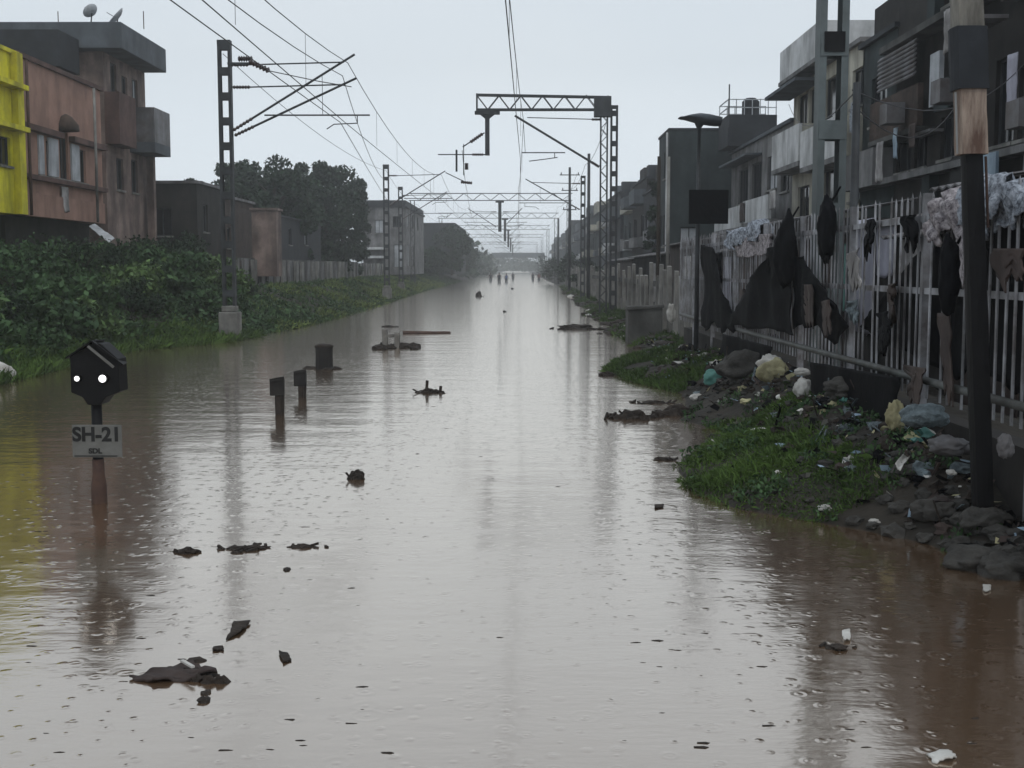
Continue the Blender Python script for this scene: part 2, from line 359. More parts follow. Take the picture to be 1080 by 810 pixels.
# ---------------------------------------------------------------- railway masts and overhead line
def insul(mb, a, b, r=.055):
    a = Vector(a); b = Vector(b); n = 6; pts = []; rs = []
    for i in range(n*2+1): pts.append(a.lerp(b, i/(n*2))); rs.append(r if i % 2 else r*.5)
    mb.path(pts, rs, 8)
def insuls(parent, *L_):
    for a in L_:
        mb = MB(); insul(mb, *a); mb.build('insulator', 'insulator', parent)
def batten_post(name, parent, x, y, z0, z1, w=.36, dep=.22, ch=.075, mt='steel', pitch=.68, bh=.2):
    mb = MB()
    for s in (-1, 1):
        xc = x+s*(w/2-ch/2)
        mb.box(xc-ch/2, xc+ch/2, y-dep/2, y-dep/2+.012, z0, z1); mb.box(xc-ch/2, xc+ch/2, y+dep/2-.012, y+dep/2, z0, z1)
        xo = x+s*(w/2-.007); mb.box(xo-.006, xo+.006, y-dep/2+.012, y+dep/2-.012, z0, z1)
    z = z0+.3
    while z < z1-.2:
        mb.box(x-w/2+.01, x+w/2-.01, y-dep/2-.012, y-dep/2-.001, z, z+bh); mb.box(x-w/2+.01, x+w/2-.01, y+dep/2+.001, y+dep/2+.012, z, z+bh); z += pitch
    mb.box(x-w/2, x+w/2, y-dep/2-.013, y+dep/2+.013, z1-.12, z1+.01)
    return mb.build(name, mt, parent)
def lattice_post(name, parent, x, y, z0, z1, w=.3, mt='steel', pitch=.3):
    mb = MB()
    for sx in (-1, 1):
        for sy in (-1, 1):
            mb.box(x+sx*w/2-.025, x+sx*w/2+.025, y+sy*w/2-.025, y+sy*w/2+.025, z0, z1)
    z = z0; k = 0
    while z < z1-pitch:
        for sy in (-1, 1):
            a = (x-w/2*(1 if k % 2 else -1), y+sy*w/2, z); b = (x+w/2*(1 if k % 2 else -1), y+sy*w/2, z+pitch); mb.bar(a, b, .022)
        for sx in (-1, 1):
            mb.bar((x+sx*w/2, y-w/2*(1 if k % 2 else -1), z), (x+sx*w/2, y+w/2*(1 if k % 2 else -1), z+pitch), .022)
        z += pitch; k += 1
    return mb.build(name, mt, parent)
def cantilever(parent, x, y, z, dirx, reach, hi=1.2, reg=True, name='cantilever'):
    """bracket at height z (lower pivot) reaching dirx*reach, stay at z+1.55"""
    mb = MB(); tip = Vector((x+dirx*reach, y, z+hi+.35)); root = Vector((x+dirx*.25, y, z)); st = Vector((x+dirx*.25, y, z+hi+.25))
    mb.tube(root.lerp(tip, .12), tip+(tip-root).normalized()*.35, .032)
    mb.tube(st+Vector((dirx*.35, 0, 0)), tip+Vector((0, 0, -.03)), .02)
    o = None
    if reg:
        rz = z+.28; a = root.lerp(tip, .3); a.z = a.z; mb.tube((root.lerp(tip, .27).x, y, rz+.1), (tip.x+dirx*.7, y, rz+.1), .022)
        mb.tube((tip.x+dirx*.35, y, rz+.1), (tip.x+dirx*.35, y, rz-.12), .014)
        mb.path([(tip.x+dirx*.35, y, rz-.12), (tip.x-dirx*.3, y, rz-.15), (tip.x-dirx*.5, y, rz-.28)], .016, 6)
        mb.tube((root.lerp(tip, .8)), (root.lerp(tip, .8).x, y, rz+.1), .008)
    o = mb.build(name, 'steel', parent)
    insuls(o, (root.lerp(tip, -.02), root.lerp(tip, .16)), (st+Vector((-dirx*.08, 0, 0)), st+Vector((dirx*.4, 0, 0)))); return tip

# mast beside the left bank
X1, Y1 = P(242, 300, 34.7).x, 34.7
def left_mast(Y, x, label, dbl):
    t = thing('catenary_mast', (x, Y, 0), label, 'mast', 'railway masts along the left bank')
    z1 = 8.25
    batten_post('mast_post', t, x, Y, .9, z1)
    mb = MB(); mb.box(x-.27, x+.27, Y-.27, Y+.27, -.3, .78); mb.box(x-.2, x+.2, Y-.2, Y+.2, .78, .95); mb.build('foundation', 'concrete', t, bevel=.03)
    cantilever(t, x, Y, 5.85, 1, 3.3, 1.5)
    if dbl:
        cantilever(t, x, Y+.18, 5.72, 1, 3.3, 1.05, False, name='second_cantilever')
        mb = MB(); mb.bar((x+.1, Y-.1, 7.62), (x+.75, Y-.1, 7.62), .06); b = mb.build('side_bracket', 'steel', t)
        insuls(b, ((x+.7, Y-.1, 7.68), (x+1.25, Y-.1, 7.42), .09), ((x+.35, Y+.1, 7.78), (x+.75, Y+.1, 7.78), .09))
        mb = MB(); mb.path([(x+1.25, Y-.1, 7.42), (x+2.6, Y, 7.15), (x+3.5, Y, 7.0)], .014, 6); mb.build('anchor_wire', 'wire', t)
    return t
left_mast(Y1, X1, 'tall battened steel mast on a concrete block at the left water edge', True)
M2 = left_mast(75.6, P(408, 280, 75.6).x, 'battened steel mast in front of the two-storey grey house on the left bank', False)
left_mast(96, -9.2, 'thin battened mast just behind the grey house mast', False)

# far portals
def portal(Y, label):
    t = thing('portal_gantry', (-10, Y, 0), label, 'gantry', 'railway portals spanning the flood')
    for x in (-10, 4.6): lattice_post('portal_leg', t, x, Y, -.2, 8.3, .36, pitch=.45)
    mb = MB()
    for z in (8.3, 8.95):
        for sy in (-.22, .22): mb.bar((-10.3, Y+sy, z), (4.9, Y+sy, z), .05)
    n = 18
    for i in range(n):
        a = -10.2+15*i/n; b = a+15/n
        for sy in (-.22, .22): mb.bar((a, Y+sy, 8.3 if i % 2 else 8.95), (b, Y+sy, 8.95 if i % 2 else 8.3), .035)
    mb.build('beam', 'steel', t)
    mb = MB(); mb.box(-2.0, -1.7, Y-.12, Y+.12, 5.4, 8.25); mb.box(-2.25, -1.45, Y-.15, Y+.15, 8.1, 8.25); mb.build('drop_arm', 'steel', t)
    cantilever(t, -1.7, Y, 5.9, 1, 1.7, 1.1); cantilever(t, -2.0, Y, 5.9, -1, 2.5, 1.1)
    return t
P0 = portal(116, 'wide lattice portal over the flooded tracks, nearest of the portals in the haze')
ordn = ['second', 'third', 'fourth', 'fifth', 'sixth', 'seventh', 'eighth']
for k, Y in enumerate((157, 202, 255, 330)):
    copy_tree(P0, (-10, Y, 0), 'hazy lattice railway portal over the flood, %s away from the camera' % ordn[k])

# two-track cantilever mast on the right
def ttc():
    Y = 50; x = P(640, 280, Y).x; zt = 8.9
    t = thing('portal_mast', (x, Y, 0), 'lattice mast with a long trussed arm reaching left over the water, beside the right bank', 'mast')
    lattice_post('mast_post', t, x-.15, Y, 0, 8.75, .26, pitch=.28)
    batten_post('rear_post', t, x+.28, Y+.35, 0, 8.5, .3, .2, pitch=.6)
    mb = MB(); xa = P(503, 110, Y).x
    for z in (8.3, 8.88):
        for sy in (-.16, .16): mb.bar((xa, Y+sy, z), (x+.1, Y+sy, z-.1 if z > 8.5 else z), .07)
    n = 12
    for i in range(n):
        a = xa+(x-xa)*i/n; b = xa+(x-xa)*(i+1)/n
        for sy in (-.16, .16): mb.bar((a, Y+sy, 8.3 if i % 2 else 8.86), (b, Y+sy, 8.84 if i % 2 else 8.3), .03)
    mb.box(xa-.03, xa+.03, Y-.2, Y+.2, 8.25, 8.92); mb.build('arm', 'steel', t)
    mb = MB(); mb.box(x-.55, x+.12, Y-.24, Y+.24, 8.02, 8.8); mb.build('joint_plate', 'steel', t)
    xd = P(514, 150, Y).x; mb = MB(); mb.box(xd-.09, xd+.09, Y-.09, Y+.09, 6.5, 8.1); mb.box(xd-.5, xd+.5, Y-.15, Y+.15, 8.12, 8.24)
    mb.add([(xd-.3, Y-.05, 8.12), (xd+.3, Y-.05, 8.12), (xd+.09, Y-.05, 7.95), (xd-.09, Y-.05, 7.95), (xd-.3, Y+.05, 8.12), (xd+.3, Y+.05, 8.12), (xd+.09, Y+.05, 7.95), (xd-.09, Y+.05, 7.95)],
           [(0, 3, 2, 1), (4, 5, 6, 7), (0, 4, 7, 3), (1, 2, 6, 5), (3, 7, 6, 2)]); mb.build('drop_arm', 'steel', t)
    # bracket on the mast: long diagonal and stay
    mb = MB(); a = P(632, 176, Y); c = P(543, 122, Y); mb.tube(a, c, .045)
    mb.tube(P(632, 126, Y), P(556, 124, Y), .018); mb.tube(P(596, 161, Y), P(550, 161, Y), .022); mb.path([P(588, 166, Y), P(574, 168, Y), P(558, 170, Y)], .02, 6)
    mb.tube(P(585, 161, Y), P(585, 167, Y), .016); mb.tube(P(552, 129, Y), P(554, 161, Y), .01)
    o = mb.build('cantilever', 'steel', t); insuls(o, (P(632, 176, Y), P(624, 171, Y), .07), (P(633, 126, Y), P(624, 126, Y), .06))
    mb = MB(); mb.tube(P(511, 140, Y), P(488, 155, Y), .025); mb.tube(P(514, 163, Y), P(462, 163, Y), .022); mb.tube(P(481.5, 158, Y), P(481.5, 181, Y), .04); mb.tube(P(489, 152, Y), P(489, 185, Y), .018)
    mb.tube(P(470, 182, Y), P(495, 194, Y), .018)
    o = mb.build('side_bracket', 'steel', t); insuls(o, (P(509, 141, Y), P(496, 150, Y), .08), (P(486, 192, Y), P(498, 193, Y), .07), (P(510, 163, Y), P(498, 163, Y), .06), (P(492, 172, Y), P(492, 179, Y), .1))
ttc()
# plain poles along the right bank
def pole(px, Y, ztop, r, name, label, arms=(), mt='steel'):
    x = P(px, 280, Y).x; t = thing(name, (x, Y, 0), label, 'pole')
    mb = MB(); mb.path([(x, Y, -.2), (x, Y, ztop)], r, 10, r*.75); mb.build('shaft', mt, t, smooth=True)
    for z, wd in arms:
        mb = MB(); mb.bar((x-wd/2, Y-.1, z), (x+wd/2, Y-.1, z), .07)
        for s in (-1, 0, 1): mb.path([(x+s*wd*.42, Y-.1, z), (x+s*wd*.42, Y-.1, z+.1), (x+s*wd*.42, Y-.1, z+.22)], [.03, .05, .02], 6)
        mb.build('crossarm', mt, t)
    return t
pole(620.5, 70, 8.4, .11, 'steel_pole', 'slim dark plain pole just left of the trussed arm mast, right bank')
pole(600.5, 98, 9.9, .13, 'electric_pole', 'dark electric pole with three crossarms, leftmost tall pole on the right bank', ((9.3, 1.6), (8.1, 1.3), (6.6, 1.1)))
t = thing('catenary_mast', (P(614.5, 280, 76).x, 76, 0), 'battened steel mast between the electric pole and the slim plain pole', 'mast')
xx = P(614.5, 280, 76).x; batten_post('mast_post', t, xx, 76, 0, 7.6, .3); cantilever(t, xx, 76, 5.6, -1, 3.2, 1.3)
pole(589, 150, 8, .12, 'steel_pole', 'faint hazy pole beside the portal legs, right bank')

# wires
def span_wire(name, label, sup, z, sag, r, drop=None, cat='wire', group=None):
    """sup: list of (x, y); z at supports; sag in mid span"""
    pts = []
    for (xa, ya), (xb, yb) in zip(sup[:-1], sup[1:]):
        n = 12
        for i in range(n):
            u = i/n; pts.append((xa+(xb-xa)*u, ya+(yb-ya)*u, z-sag*4*u*(1-u)))
    pts.append((sup[-1][0], sup[-1][1], z)); mb = MB(); mb.path(pts, r, 5)
    o = mb.build(name, 'wire'); tag(o, label, cat, group); return o
rows = [-6.3, 34.7, 75.6, 116, 157, 198, 240, 283, 328, 375, 425]
G_ = 'overhead wires of the flooded railway'
def track(tracklabel, xsup, zc=7.65, zw=6.05, sag=.85, r=.011):
    c = span_wire('catenary_wire', 'sagging upper support wire %s' % tracklabel, xsup, zc, sag, r, group=G_)
    wv = [(x+.12*(-1)**i, y) for i, (x, y) in enumerate(xsup)]
    w_ = span_wire('contact_wire', 'straight lower contact wire %s' % tracklabel, wv, zw, .03, r, group=G_)
    for k, ((xa, ya), (xb, yb)) in enumerate(zip(xsup[:-1], xsup[1:])):
        if ya > 130: break
        for i in range(1, 6):
            u = i/6; yy = ya+(yb-ya)*u
            if yy < 14: continue
            xx = xa+(xb-xa)*u; mb = MB(); mb.tube((xx, yy, zw), (xx, yy, zc-sag*4*u*(1-u)), .005, 4); mb.build('dropper', 'wire', c)
track('over the left track, passing the nearest mast', [(-4.75, y) for y in rows])
track('over the middle of the water, passing under the trussed arm', [(-.55, -2), (.15, 50)] + [(-.1, y) for y in (91, 116, 157, 198, 240, 283, 328, 375, 425)], 7.9, 6.35, .75)
span_wire('feeder_wire', 'second sagging wire ending at the nearest left mast', [(-5.5, -6.3), (-4.9, 34.7), (-8, 75.6)], 7.3, .75, .011, group=G_)
span_wire('feeder_wire', 'lowest wire reaching the nearest left mast', [(-5.6, -6.3), (-5.0, 34.9), (-8, 75.6)], 6.05, .05, .011, group=G_)
span_wire('feeder_wire', 'sloping wire from the drop arm towards the first portal', [(-2.3, 50), (-3.2, 75.6), (-4.4, 116)], 6.7, .3, .012, group=G_)
span_wire('earth_wire', 'thin wire running past the tops of the left masts', [(-8.2, 34.7), (-8.1, 75.6), (-9.5, 116), (-9.8, 157), (-9.8, 198)], 7.9, .5, .01, group=G_)
span_wire('earth_wire', 'thin wire running along the tops of the right bank poles', [(3.6, 50), (4.0, 76), (4.0, 98), (4.6, 116), (4.6, 157), (4.6, 198), (4.6, 240)], 8.3, .5, .012, group=G_)
span_wire('power_line', 'upper wire on the electric pole crossarm, running into the haze', [(4.5, 98), (4.6, 150), (5, 210), (5, 280)], 9.4, .8, .014, group=G_)

# battened double mast, right foreground
Y = 16.2; x = P(872, 280, Y).x
t = thing('catenary_mast', (x, Y, 0), 'tall grey-green battened mast behind the picket fence, cut off by the photo top', 'mast')
batten_post('mast_post', t, x, Y, .2, 9.2, .37, .26, .09, 'steel_green', 1.05, .24)
mb = MB(); mb.box(x-.3, x+.3, Y-.3, Y+.3, -.2, .5); mb.build('foundation', 'concrete_dark', t)
mb = MB(); mb.box(x-.13, x+.13, Y-.16, Y-.11, 4.75, 5.0); mb.build('clamp_plate', 'black_paint', t)
pole(899, 13.6, 4.0, .055, 'steel_pole', 'thin dark pole standing against the picket fence right of the grey-green mast')

# ---------------------------------------------------------------- right picket fence
XF = 3.6
fence = thing('picket_fence', (XF, 16, .3), 'pale painted steel picket fence with rubbish hung on it along the right bank', 'fence')
def picket_panel(y0, y1, k):
    mb = MB(); y = y0+.1; r_ = random.Random(k)
    for z in (1.80, 2.44): mb.box(XF-.02, XF+.02, y0, y1, z-.028, z+.028)
    while y < y1-.05:
        ln = r_.uniform(-.012, .012); tz = 2.62+r_.uniform(-.03, .02)
        if r_.random() > .04:
            p = [(XF-.034, y-.017), (XF-.022, y-.017), (XF-.022, y+.017), (XF-.034, y+.017)]
            vs = [(a, b_, .86) for a, b_ in p]+[(a+ln, b_+ln, tz) for a, b_ in p]+[(XF-.028+ln, y+ln, tz+.05)]
            mb.add(vs, [(0, 3, 2, 1), (0, 1, 5, 4), (1, 2, 6, 5), (2, 3, 7, 6), (3, 0, 4, 7), (4, 5, 8), (5, 6, 8), (6, 7, 8), (7, 4, 8)])
        y += .17
    mb.build('picket_panel', 'fence_paint', fence)
k = 0; y = 6.2
while y < 26.5:
    picket_panel(y+.04, y+2.36, k)
    mb = MB(); mb.box(XF-.035, XF+.035, y-.035, y+.035, .2, 2.66); mb.build('post', 'fence_paint', fence); y += 2.4; k += 1
mb = MB(); mb.tube((XF-.08, 6, 1.04), (XF-.08, 27, 1.0), .035); mb.build('pipe_rail', 'rail_pipe', fence, smooth=True)
mb = MB(); mb.box(XF+.0, XF+.2, 6, 27, -.1, .72); mb.build('shade_strip', 'soot', fence)  # near-black strip added to paint in the shadow below the pipe rail
# concrete fence further on
cf = thing('concrete_fence', (4.0, 60, .1), 'weathered concrete slab fence receding along the right bank beyond the lamp pole', 'fence')
y = 28.2; k = 0
while y < 130:
    r_ = random.Random(k*3+1); tl = r_.uniform(-.08, .08); hh = 2.05+r_.uniform(-.35, .15); xb = 4.0+(y-28)/100*.7
    mb = MB(); wd = .34
    mb.add([(xb-.06, y-wd/2, -.2), (xb+.06, y-wd/2, -.2), (xb+.06, y+wd/2, -.2), (xb-.06, y+wd/2, -.2),
            (xb-.05+tl, y-wd/2+tl, hh), (xb+.05+tl, y-wd/2+tl, hh), (xb+.05+tl, y+wd/2-.05+tl, hh+.03), (xb-.05+tl, y+wd/2-.05+tl, hh+.03)],
           [(0, 3, 2, 1), (4, 5, 6, 7), (0, 1, 5, 4), (1, 2, 6, 5), (2, 3, 7, 6), (3, 0, 4, 7)])
    mb.build('slab_post', 'concrete', cf); y += 1.05+y*.006; k += 1
mb = MB(); mb.box(4.10, 4.16, 28, 70, 1.45, 1.62); mb.build('cross_rail', 'concrete_dark', cf)

# lamp pole, dark board, thick post
def street_lamp():
    Y = 24.0; x = P(735, 300, Y).x; zt = P(735, 128, Y).z
    t = thing('street_lamp', (x, Y, .2), 'street lamp with a saucer-shaped head on a thin pole beside the fence', 'street lamp')
    mb = MB(); mb.path([(x, Y, -.1), (x, Y, zt)], .05, 10, .035); mb.build('pole', 'steel', t, smooth=True)
    mb = MB(); mb.path([(x, Y, zt-.12), (x, Y, zt-.03), (x+.02, Y, zt), (x+.02, Y, zt+.06), (x+.02, Y, zt+.12), (x+.02, Y, zt+.15)], [.05, .1, .4, .43, .22, .05], 20); mb.build('lamp_shade', 'slate', t, smooth=True)
street_lamp()
Y = 23.6; a = P(727, 200, Y); c = P(768, 236, Y)
mb = MB(); mb.box(a.x, c.x, Y, Y+.05, c.z, a.z); o = mb.build('board', 'black_plastic', bevel=.008); tag(o, 'blank black square board fixed to the street lamp pole', 'board')
pole(694, 37, 5.3, .07, 'wooden_pole', 'dark pole left of the street lamp, rising out of the mud', mt='bark')
pole(704, 36, 5.2, .06, 'wooden_pole', 'pole with a pale top just left of the street lamp', mt='concrete')
a = G(1036, 520, .38); YP = a.y; tp = thing('tall_post', (a.x, YP, .2), 'tall patchy beige and black post rising from the rubble to the photo top, near right', 'post')
def pp(py, dx=0): f = (520-py)/530; return P(1036-17*f+dx, py, YP)
for nm, mt_, pa, pb, wd in (('lower_shaft', 'black_paint', 540, 163, .13), ('painted_band', 'post_paint', 163.2, 95, .19), ('black_wrap', 'slate_dark', 95.2, 30, .225), ('upper_shaft', 'post_grey', 30.2, -40, .19)):
    mb = MB(); A, B = pp(pa), pp(pb); n_ = 14
    vs = []; fs = []
    for k in range(n_+1):
        c = A.lerp(B, k/n_)
        for q in range(12):
            an = (q+.5)*math.pi/6; rr = wd/2*(1+.06*noise.noise(Vector((an*2, c.z*5, pa))))*min(1.3, 1/max(abs(math.cos(an)), abs(math.sin(an)))); vs.append((c.x+math.cos(an)*rr, c.y+math.sin(an)*rr, c.z))
    for k in range(n_):
        for q in range(12): fs.append((k*12+q, k*12+(q+1) % 12, (k+1)*12+(q+1) % 12, (k+1)*12+q))
    fs += [tuple(range(12))[::-1], tuple(n_*12+q for q in range(12))]; mb.add(vs, fs); mb.build(nm, mt_, tp, smooth=False)
mb = MB(); mb.tube(pp(162, -14), pp(97, -14), .012); mb.build('conduit', 'white_plaster', tp); mb = MB(); mb.tube(pp(165, 15), pp(240, 15), .01); mb.build('conduit', 'rust', tp)

# tarps on the fence
def tarp(px4, X, mt, label, wr=.05, hem=.15, seed=0, name='tarpaulin', nx=18, nz=18):
    pts = [FX(p[0], p[1], X if len(p) < 3 else p[2]) for p in px4]
    mb = MB(); mb.sheet(*pts, nx=nx, nz=nz, wr=wr, hem=hem, seed=seed); o = mb.build(name, mt, smooth=True); return tag(o, label, 'tarpaulin', 'sheets hung on the picket fence')
tarp([(738, 258), (752, 262), (775, 347), (742, 346)], 3.45, 'black_plastic', 'narrow black sheet on the fence right beside the lamp pole', seed=1, hem=.3, wr=.08)
tarp([(812, 262), (832, 260), (840, 352), (766, 346)], 3.42, 'black_plastic', 'black sheet spread on the fence below the longer hanging black bag', seed=2, hem=.3, wr=.09)
tarp([(838, 272), (846, 270), (893, 354), (838, 352)], 3.46, 'black_plastic', 'black sheet sloping down the fence right of the one below the longer black bag', seed=22, hem=.25, wr=.08)
tarp([(846, 300), (857, 300), (858, 346), (848, 342)], 3.40, 'sheet_brown', 'dark brown rag in the middle of the fence between the two hanging black bags', seed=31)
tarp([(893, 268), (905, 262), (908, 300), (896, 306)], 3.42, 'sheet_pale', 'small pale rag tied to the fence beside the thin dark pole', seed=32, hem=.25)
tarp([(868, 318), (878, 316), (880, 350), (870, 348)], 3.38, 'sheet_brown', 'dark brown rag low on the fence under the shorter hanging black bag', seed=33)
tarp([(925, 330), (938, 328), (940, 372), (928, 366)], 3.40, 'black_plastic', 'small black rag on the lower fence left of the black triangular sheet', seed=34, hem=.3)
tarp([(956, 385), (972, 388), (970, 420), (958, 414)], 3.40, 'sheet_brown', 'brown rag hanging from the pipe rail above the blue-grey sack pile', seed=35, hem=.3)
tarp([(790, 300), (800, 298), (803, 330), (794, 332)], 3.5, 'sheet_pale', 'pale rag on the fence between the narrow black sheet and the longer black bag', seed=36, hem=.3)
tarp([(972, 262), (994, 258), (1003, 395), (905, 345)], 3.72, 'black_plastic', 'black triangular sheet on the fence left of the pale bundle', seed=3)
tarp([(1002, 232), (1100, 222), (1110, 412), (998, 385)], 3.68, 'black_plastic', 'large black sheet hanging below the bundle of pale cloth', seed=4, hem=.2)
tarp([(856, 382), (948, 398), (942, 452), (850, 440)], 3.36, 'black_plastic', 'black plastic sheet hung under the pipe rail down to the rubbish', seed=5)
tarp([(762, 352), (815, 366), (800, 400), (756, 388)], 3.4, 'black_plastic', 'short black sheet under the pipe rail near the lamp pole', seed=6)
tarp([(775, 250), (812, 246), (812, 268), (778, 272)], 3.5, 'cloth_pink', 'small pinkish cloth over the fence top left of the black bag', seed=7, wr=.1)
tarp([(1012, 245), (1022, 243), (1022, 300), (1014, 298)], 3.33, 'cloth_pink', 'narrow pinkish rag hanging below the pale bundle', seed=8)
tarp([(990, 330), (1000, 330), (1004, 420), (994, 418)], 3.42, 'sheet_brown', 'thin brown rag tied to the fence beside the large black sheet', seed=9, wr=.03)
tarp([(1050, 262), (1078, 262), (1078, 300), (1056, 296)], 3.30, 'sheet_brown', 'brown rag on the large black sheet at the right edge', seed=12)
def drape(y0, y1, x, ztop, fl, bl_, mt, label, seed, amp=.07):
    nu, nv = 34, 26; vs = []; fs = []
    for i in range(nu+1):
        u = i/nu; y = y0+(y1-y0)*u
        f = fl*(.7+.5*noise.noise(Vector((u*4, seed, 0)))); b_ = bl_*(.7+.5*noise.noise(Vector((u*4, seed, 5)))); zt = ztop+.16*noise.noise(Vector((u*3.1, seed, 9)))
        for j in range(nv+1):
            v = j/nv
            if v < .42: p = Vector((x-.10, y, zt-f*(1-v/.42)))
            elif v > .58: p = Vector((x+.10, y, zt-b_*(v-.58)/.42))
            else:
                a = (v-.42)/.16*math.pi; p = Vector((x-.10*math.cos(a), y, zt+.10*math.sin(a)))
            q = Vector((p.x*3, p.y*6.5, p.z*3.5))+Vector((seed*3.3, 0, 0))
            d = noise.noise(q)+.6*noise.noise(q*2.2)+.3*noise.noise(q*5)
            p += Vector((-amp*d if v < .5 else amp*d, amp*.6*noise.noise(q*1.7), amp*d*.7)); vs.append(p)
    for i in range(nu):
        for j in range(nv): a = i*(nv+1)+j; fs.append((a, a+1, a+nv+2, a+nv+1))
    mb = MB(); mb.add(vs, fs); o = mb.build('cloth', mt, smooth=True); s = o.modifiers.new('solid', 'SOLIDIFY'); s.thickness = .012
    return tag(o, label, 'cloth', 'clothes and sheets thrown over the fence top')
y_ = lambda px: XF*FPX/(px-548)
drape(y_(1027), y_(990), XF-.02, 2.5, .36, .3, 'cloth_pink', 'pale crumpled cloth over the fence top, left half of the bundle', 1, .09)
drape(y_(1066), y_(1022), XF-.03, 2.6, .4, .3, 'cloth_pattern', 'blue-grey crumpled blanket piled on the fence top at the right', 2, .08)
drape(y_(1100), y_(1060), XF-.02, 2.5, .24, .3, 'cloth_pattern', 'blue-grey cloth on the fence top at the right edge of the photo', 3, .07)
drape(y_(806), y_(770), XF-.02, 2.55, .25, .3, 'cloth_pattern', 'speckled pale cloth thrown over the fence top near the street lamp', 4, .09)
def hang_bag(px, py0, py1, wpx, X, label, seed):
    a = FX(px, py0, X); c = FX(px, py1, X); h = (a.z-c.z)/2; r = wpx/FPX*a.y/2
    mb = MB(); mb.smooth = True; mb.blob((X-.05, a.y, (a.z+c.z)/2), (r*.9, r*1.6, h), .28, 1.6, 4, seed); mb.tube((X, a.y, a.z-.05), (X+.1, a.y, a.z+.12), .012)
    o = mb.build('bin_bag', 'black_plastic'); tag(o, label, 'bag', 'black bags hung on the fence')
hang_bag(834, 228, 300, 26, 3.45, 'long black bag hanging on the fence above the tent-shaped sheet', 1)
hang_bag(877, 208, 276, 20, 3.5, 'black bag hanging on the fence in front of the grey-green mast', 2)
hang_bag(1010, 250, 330, 22, 3.4, 'black bag hanging under the left half of the pale bundle', 4)

# ---------------------------------------------------------------- buildings
def opening_wall(mb, o, u, n, W, z0, z1, ops, th=.22):
    """wall of width W along u from o (corner), outward normal n, with rectangular openings (u0,u1,v0,v1) in absolute z"""
    o = Vector(o); u = Vector(u); n = Vector(n)
    us = sorted({0, W, *[a for q in ops for a in q[:2]]}); zs = sorted({z0, z1, *[a for q in ops for a in q[2:4]]})
    def bx(a, b, c, d):
        p0 = o+u*a; p1 = o+u*b-n*th
        mb.box(p0.x, p1.x, p0.y, p1.y, c, d)
    for i in range(len(us)-1):
        run = None
        for j in range(len(zs)-1):
            cu = (us[i]+us[i+1])/2; cz = (zs[j]+zs[j+1])/2
            solid = not any(q[0] < cu < q[1] and q[2] < cz < q[3] for q in ops)
            if solid: run = (run[0] if run else zs[j], zs[j+1])
            if (not solid or j == len(zs)-2) and run: bx(us[i], us[i+1], *run); run = None
def window(parent, o, u, n, q, fm='steel', gm='glass', name='window', bars=1, sill=True):
    o = Vector(o); u = Vector(u); n = Vector(n); a, b, c, d = q[:4]
    def bx(mb, a, b, c, d, o0, o1):
        p0 = o+u*a+n*o0; p1 = o+u*b+n*o1; mb.box(p0.x, p1.x, p0.y, p1.y, c, d)
    mb = MB(); t = .05; e = .004
    bx(mb, a+e, a+t, c+e, d-e, -.14, -.08); bx(mb, b-t, b-e, c+e, d-e, -.14, -.08); bx(mb, a+t, b-t, c+e, c+t, -.14, -.08); bx(mb, a+t, b-t, d-t, d-e, -.14, -.08)
    for k in range(1, bars+1): m_ = a+(b-a)*k/(bars+1); bx(mb, m_-.02, m_+.02, c+t, d-t, -.135, -.085)
    f = mb.build(name, fm, parent)
    mb = MB(); bx(mb, a+t, b-t, c+t, d-t, -.125, -.115); mb.build('pane', gm, f)
    if sill: mb = MB(); bx(mb, a-.06, b+.06, c-.07, c-.004, .001, .08); mb.build('sill', 'concrete', f)
def house(name, label, cat, x0, x1, y0, y1, z0, z1, wm, side=-1, ops_t=(), ops_c=(), roof_m=None, slab=.12, ov=.12, group=None, parapet=0, fm='steel', gmf=None):
    """box building; side=-1: track-facing wall is x0 (looking -X), side=+1: x1. ops_t on the track wall (u = distance from y0), ops_c on the wall facing -Y (u from x0)"""
    t = thing(name, ((x0+x1)/2, (y0+y1)/2, z0), label, cat, group)
    mb = MB(); xt = x0 if side < 0 else x1; nt_ = (side, 0, 0)
    opening_wall(mb, (xt, y0, 0), (0, 1, 0), nt_, y1-y0, z0, z1, [q[:4] for q in ops_t])
    th = .22; xa, xb = (x0+th, x1) if side < 0 else (x0, x1-th)
    mbc = [(q[0]-(xa-x0), q[1]-(xa-x0), q[2], q[3]) for q in ops_c]
    opening_wall(mb, (xa, y0, 0), (1, 0, 0), (0, -1, 0), xb-xa, z0, z1, mbc)
    mb.box(xa, xb, y1-th, y1, z0, z1)
    xo = (x1-th, x1) if side < 0 else (x0, x0+th); mb.box(xo[0], xo[1], y0+th, y1-th, z0, z1)
    mb.build('wall', wm, t)
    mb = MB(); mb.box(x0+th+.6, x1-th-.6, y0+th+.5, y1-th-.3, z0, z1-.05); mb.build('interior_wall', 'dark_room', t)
    mb = MB(); mb.box(x0-ov, x1+ov, y0-ov, y1+ov, z1+.002, z1+slab)
    if parapet:
        zt = z1+slab
        mb.box(x0, x1, y0, y0+.12, zt+.002, zt+parapet); mb.box(x0, x1, y1-.12, y1, zt+.002, zt+parapet); mb.box(x0, x0+.12, y0+.12, y1-.12, zt+.002, zt+parapet); mb.box(x1-.12, x1, y0+.12, y1-.12, zt+.002, zt+parapet)
    mb.build('roof', roof_m or wm, t)
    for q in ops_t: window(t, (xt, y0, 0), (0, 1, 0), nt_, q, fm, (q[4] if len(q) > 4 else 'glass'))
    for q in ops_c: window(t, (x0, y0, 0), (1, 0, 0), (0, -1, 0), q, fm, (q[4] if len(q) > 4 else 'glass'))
    return t
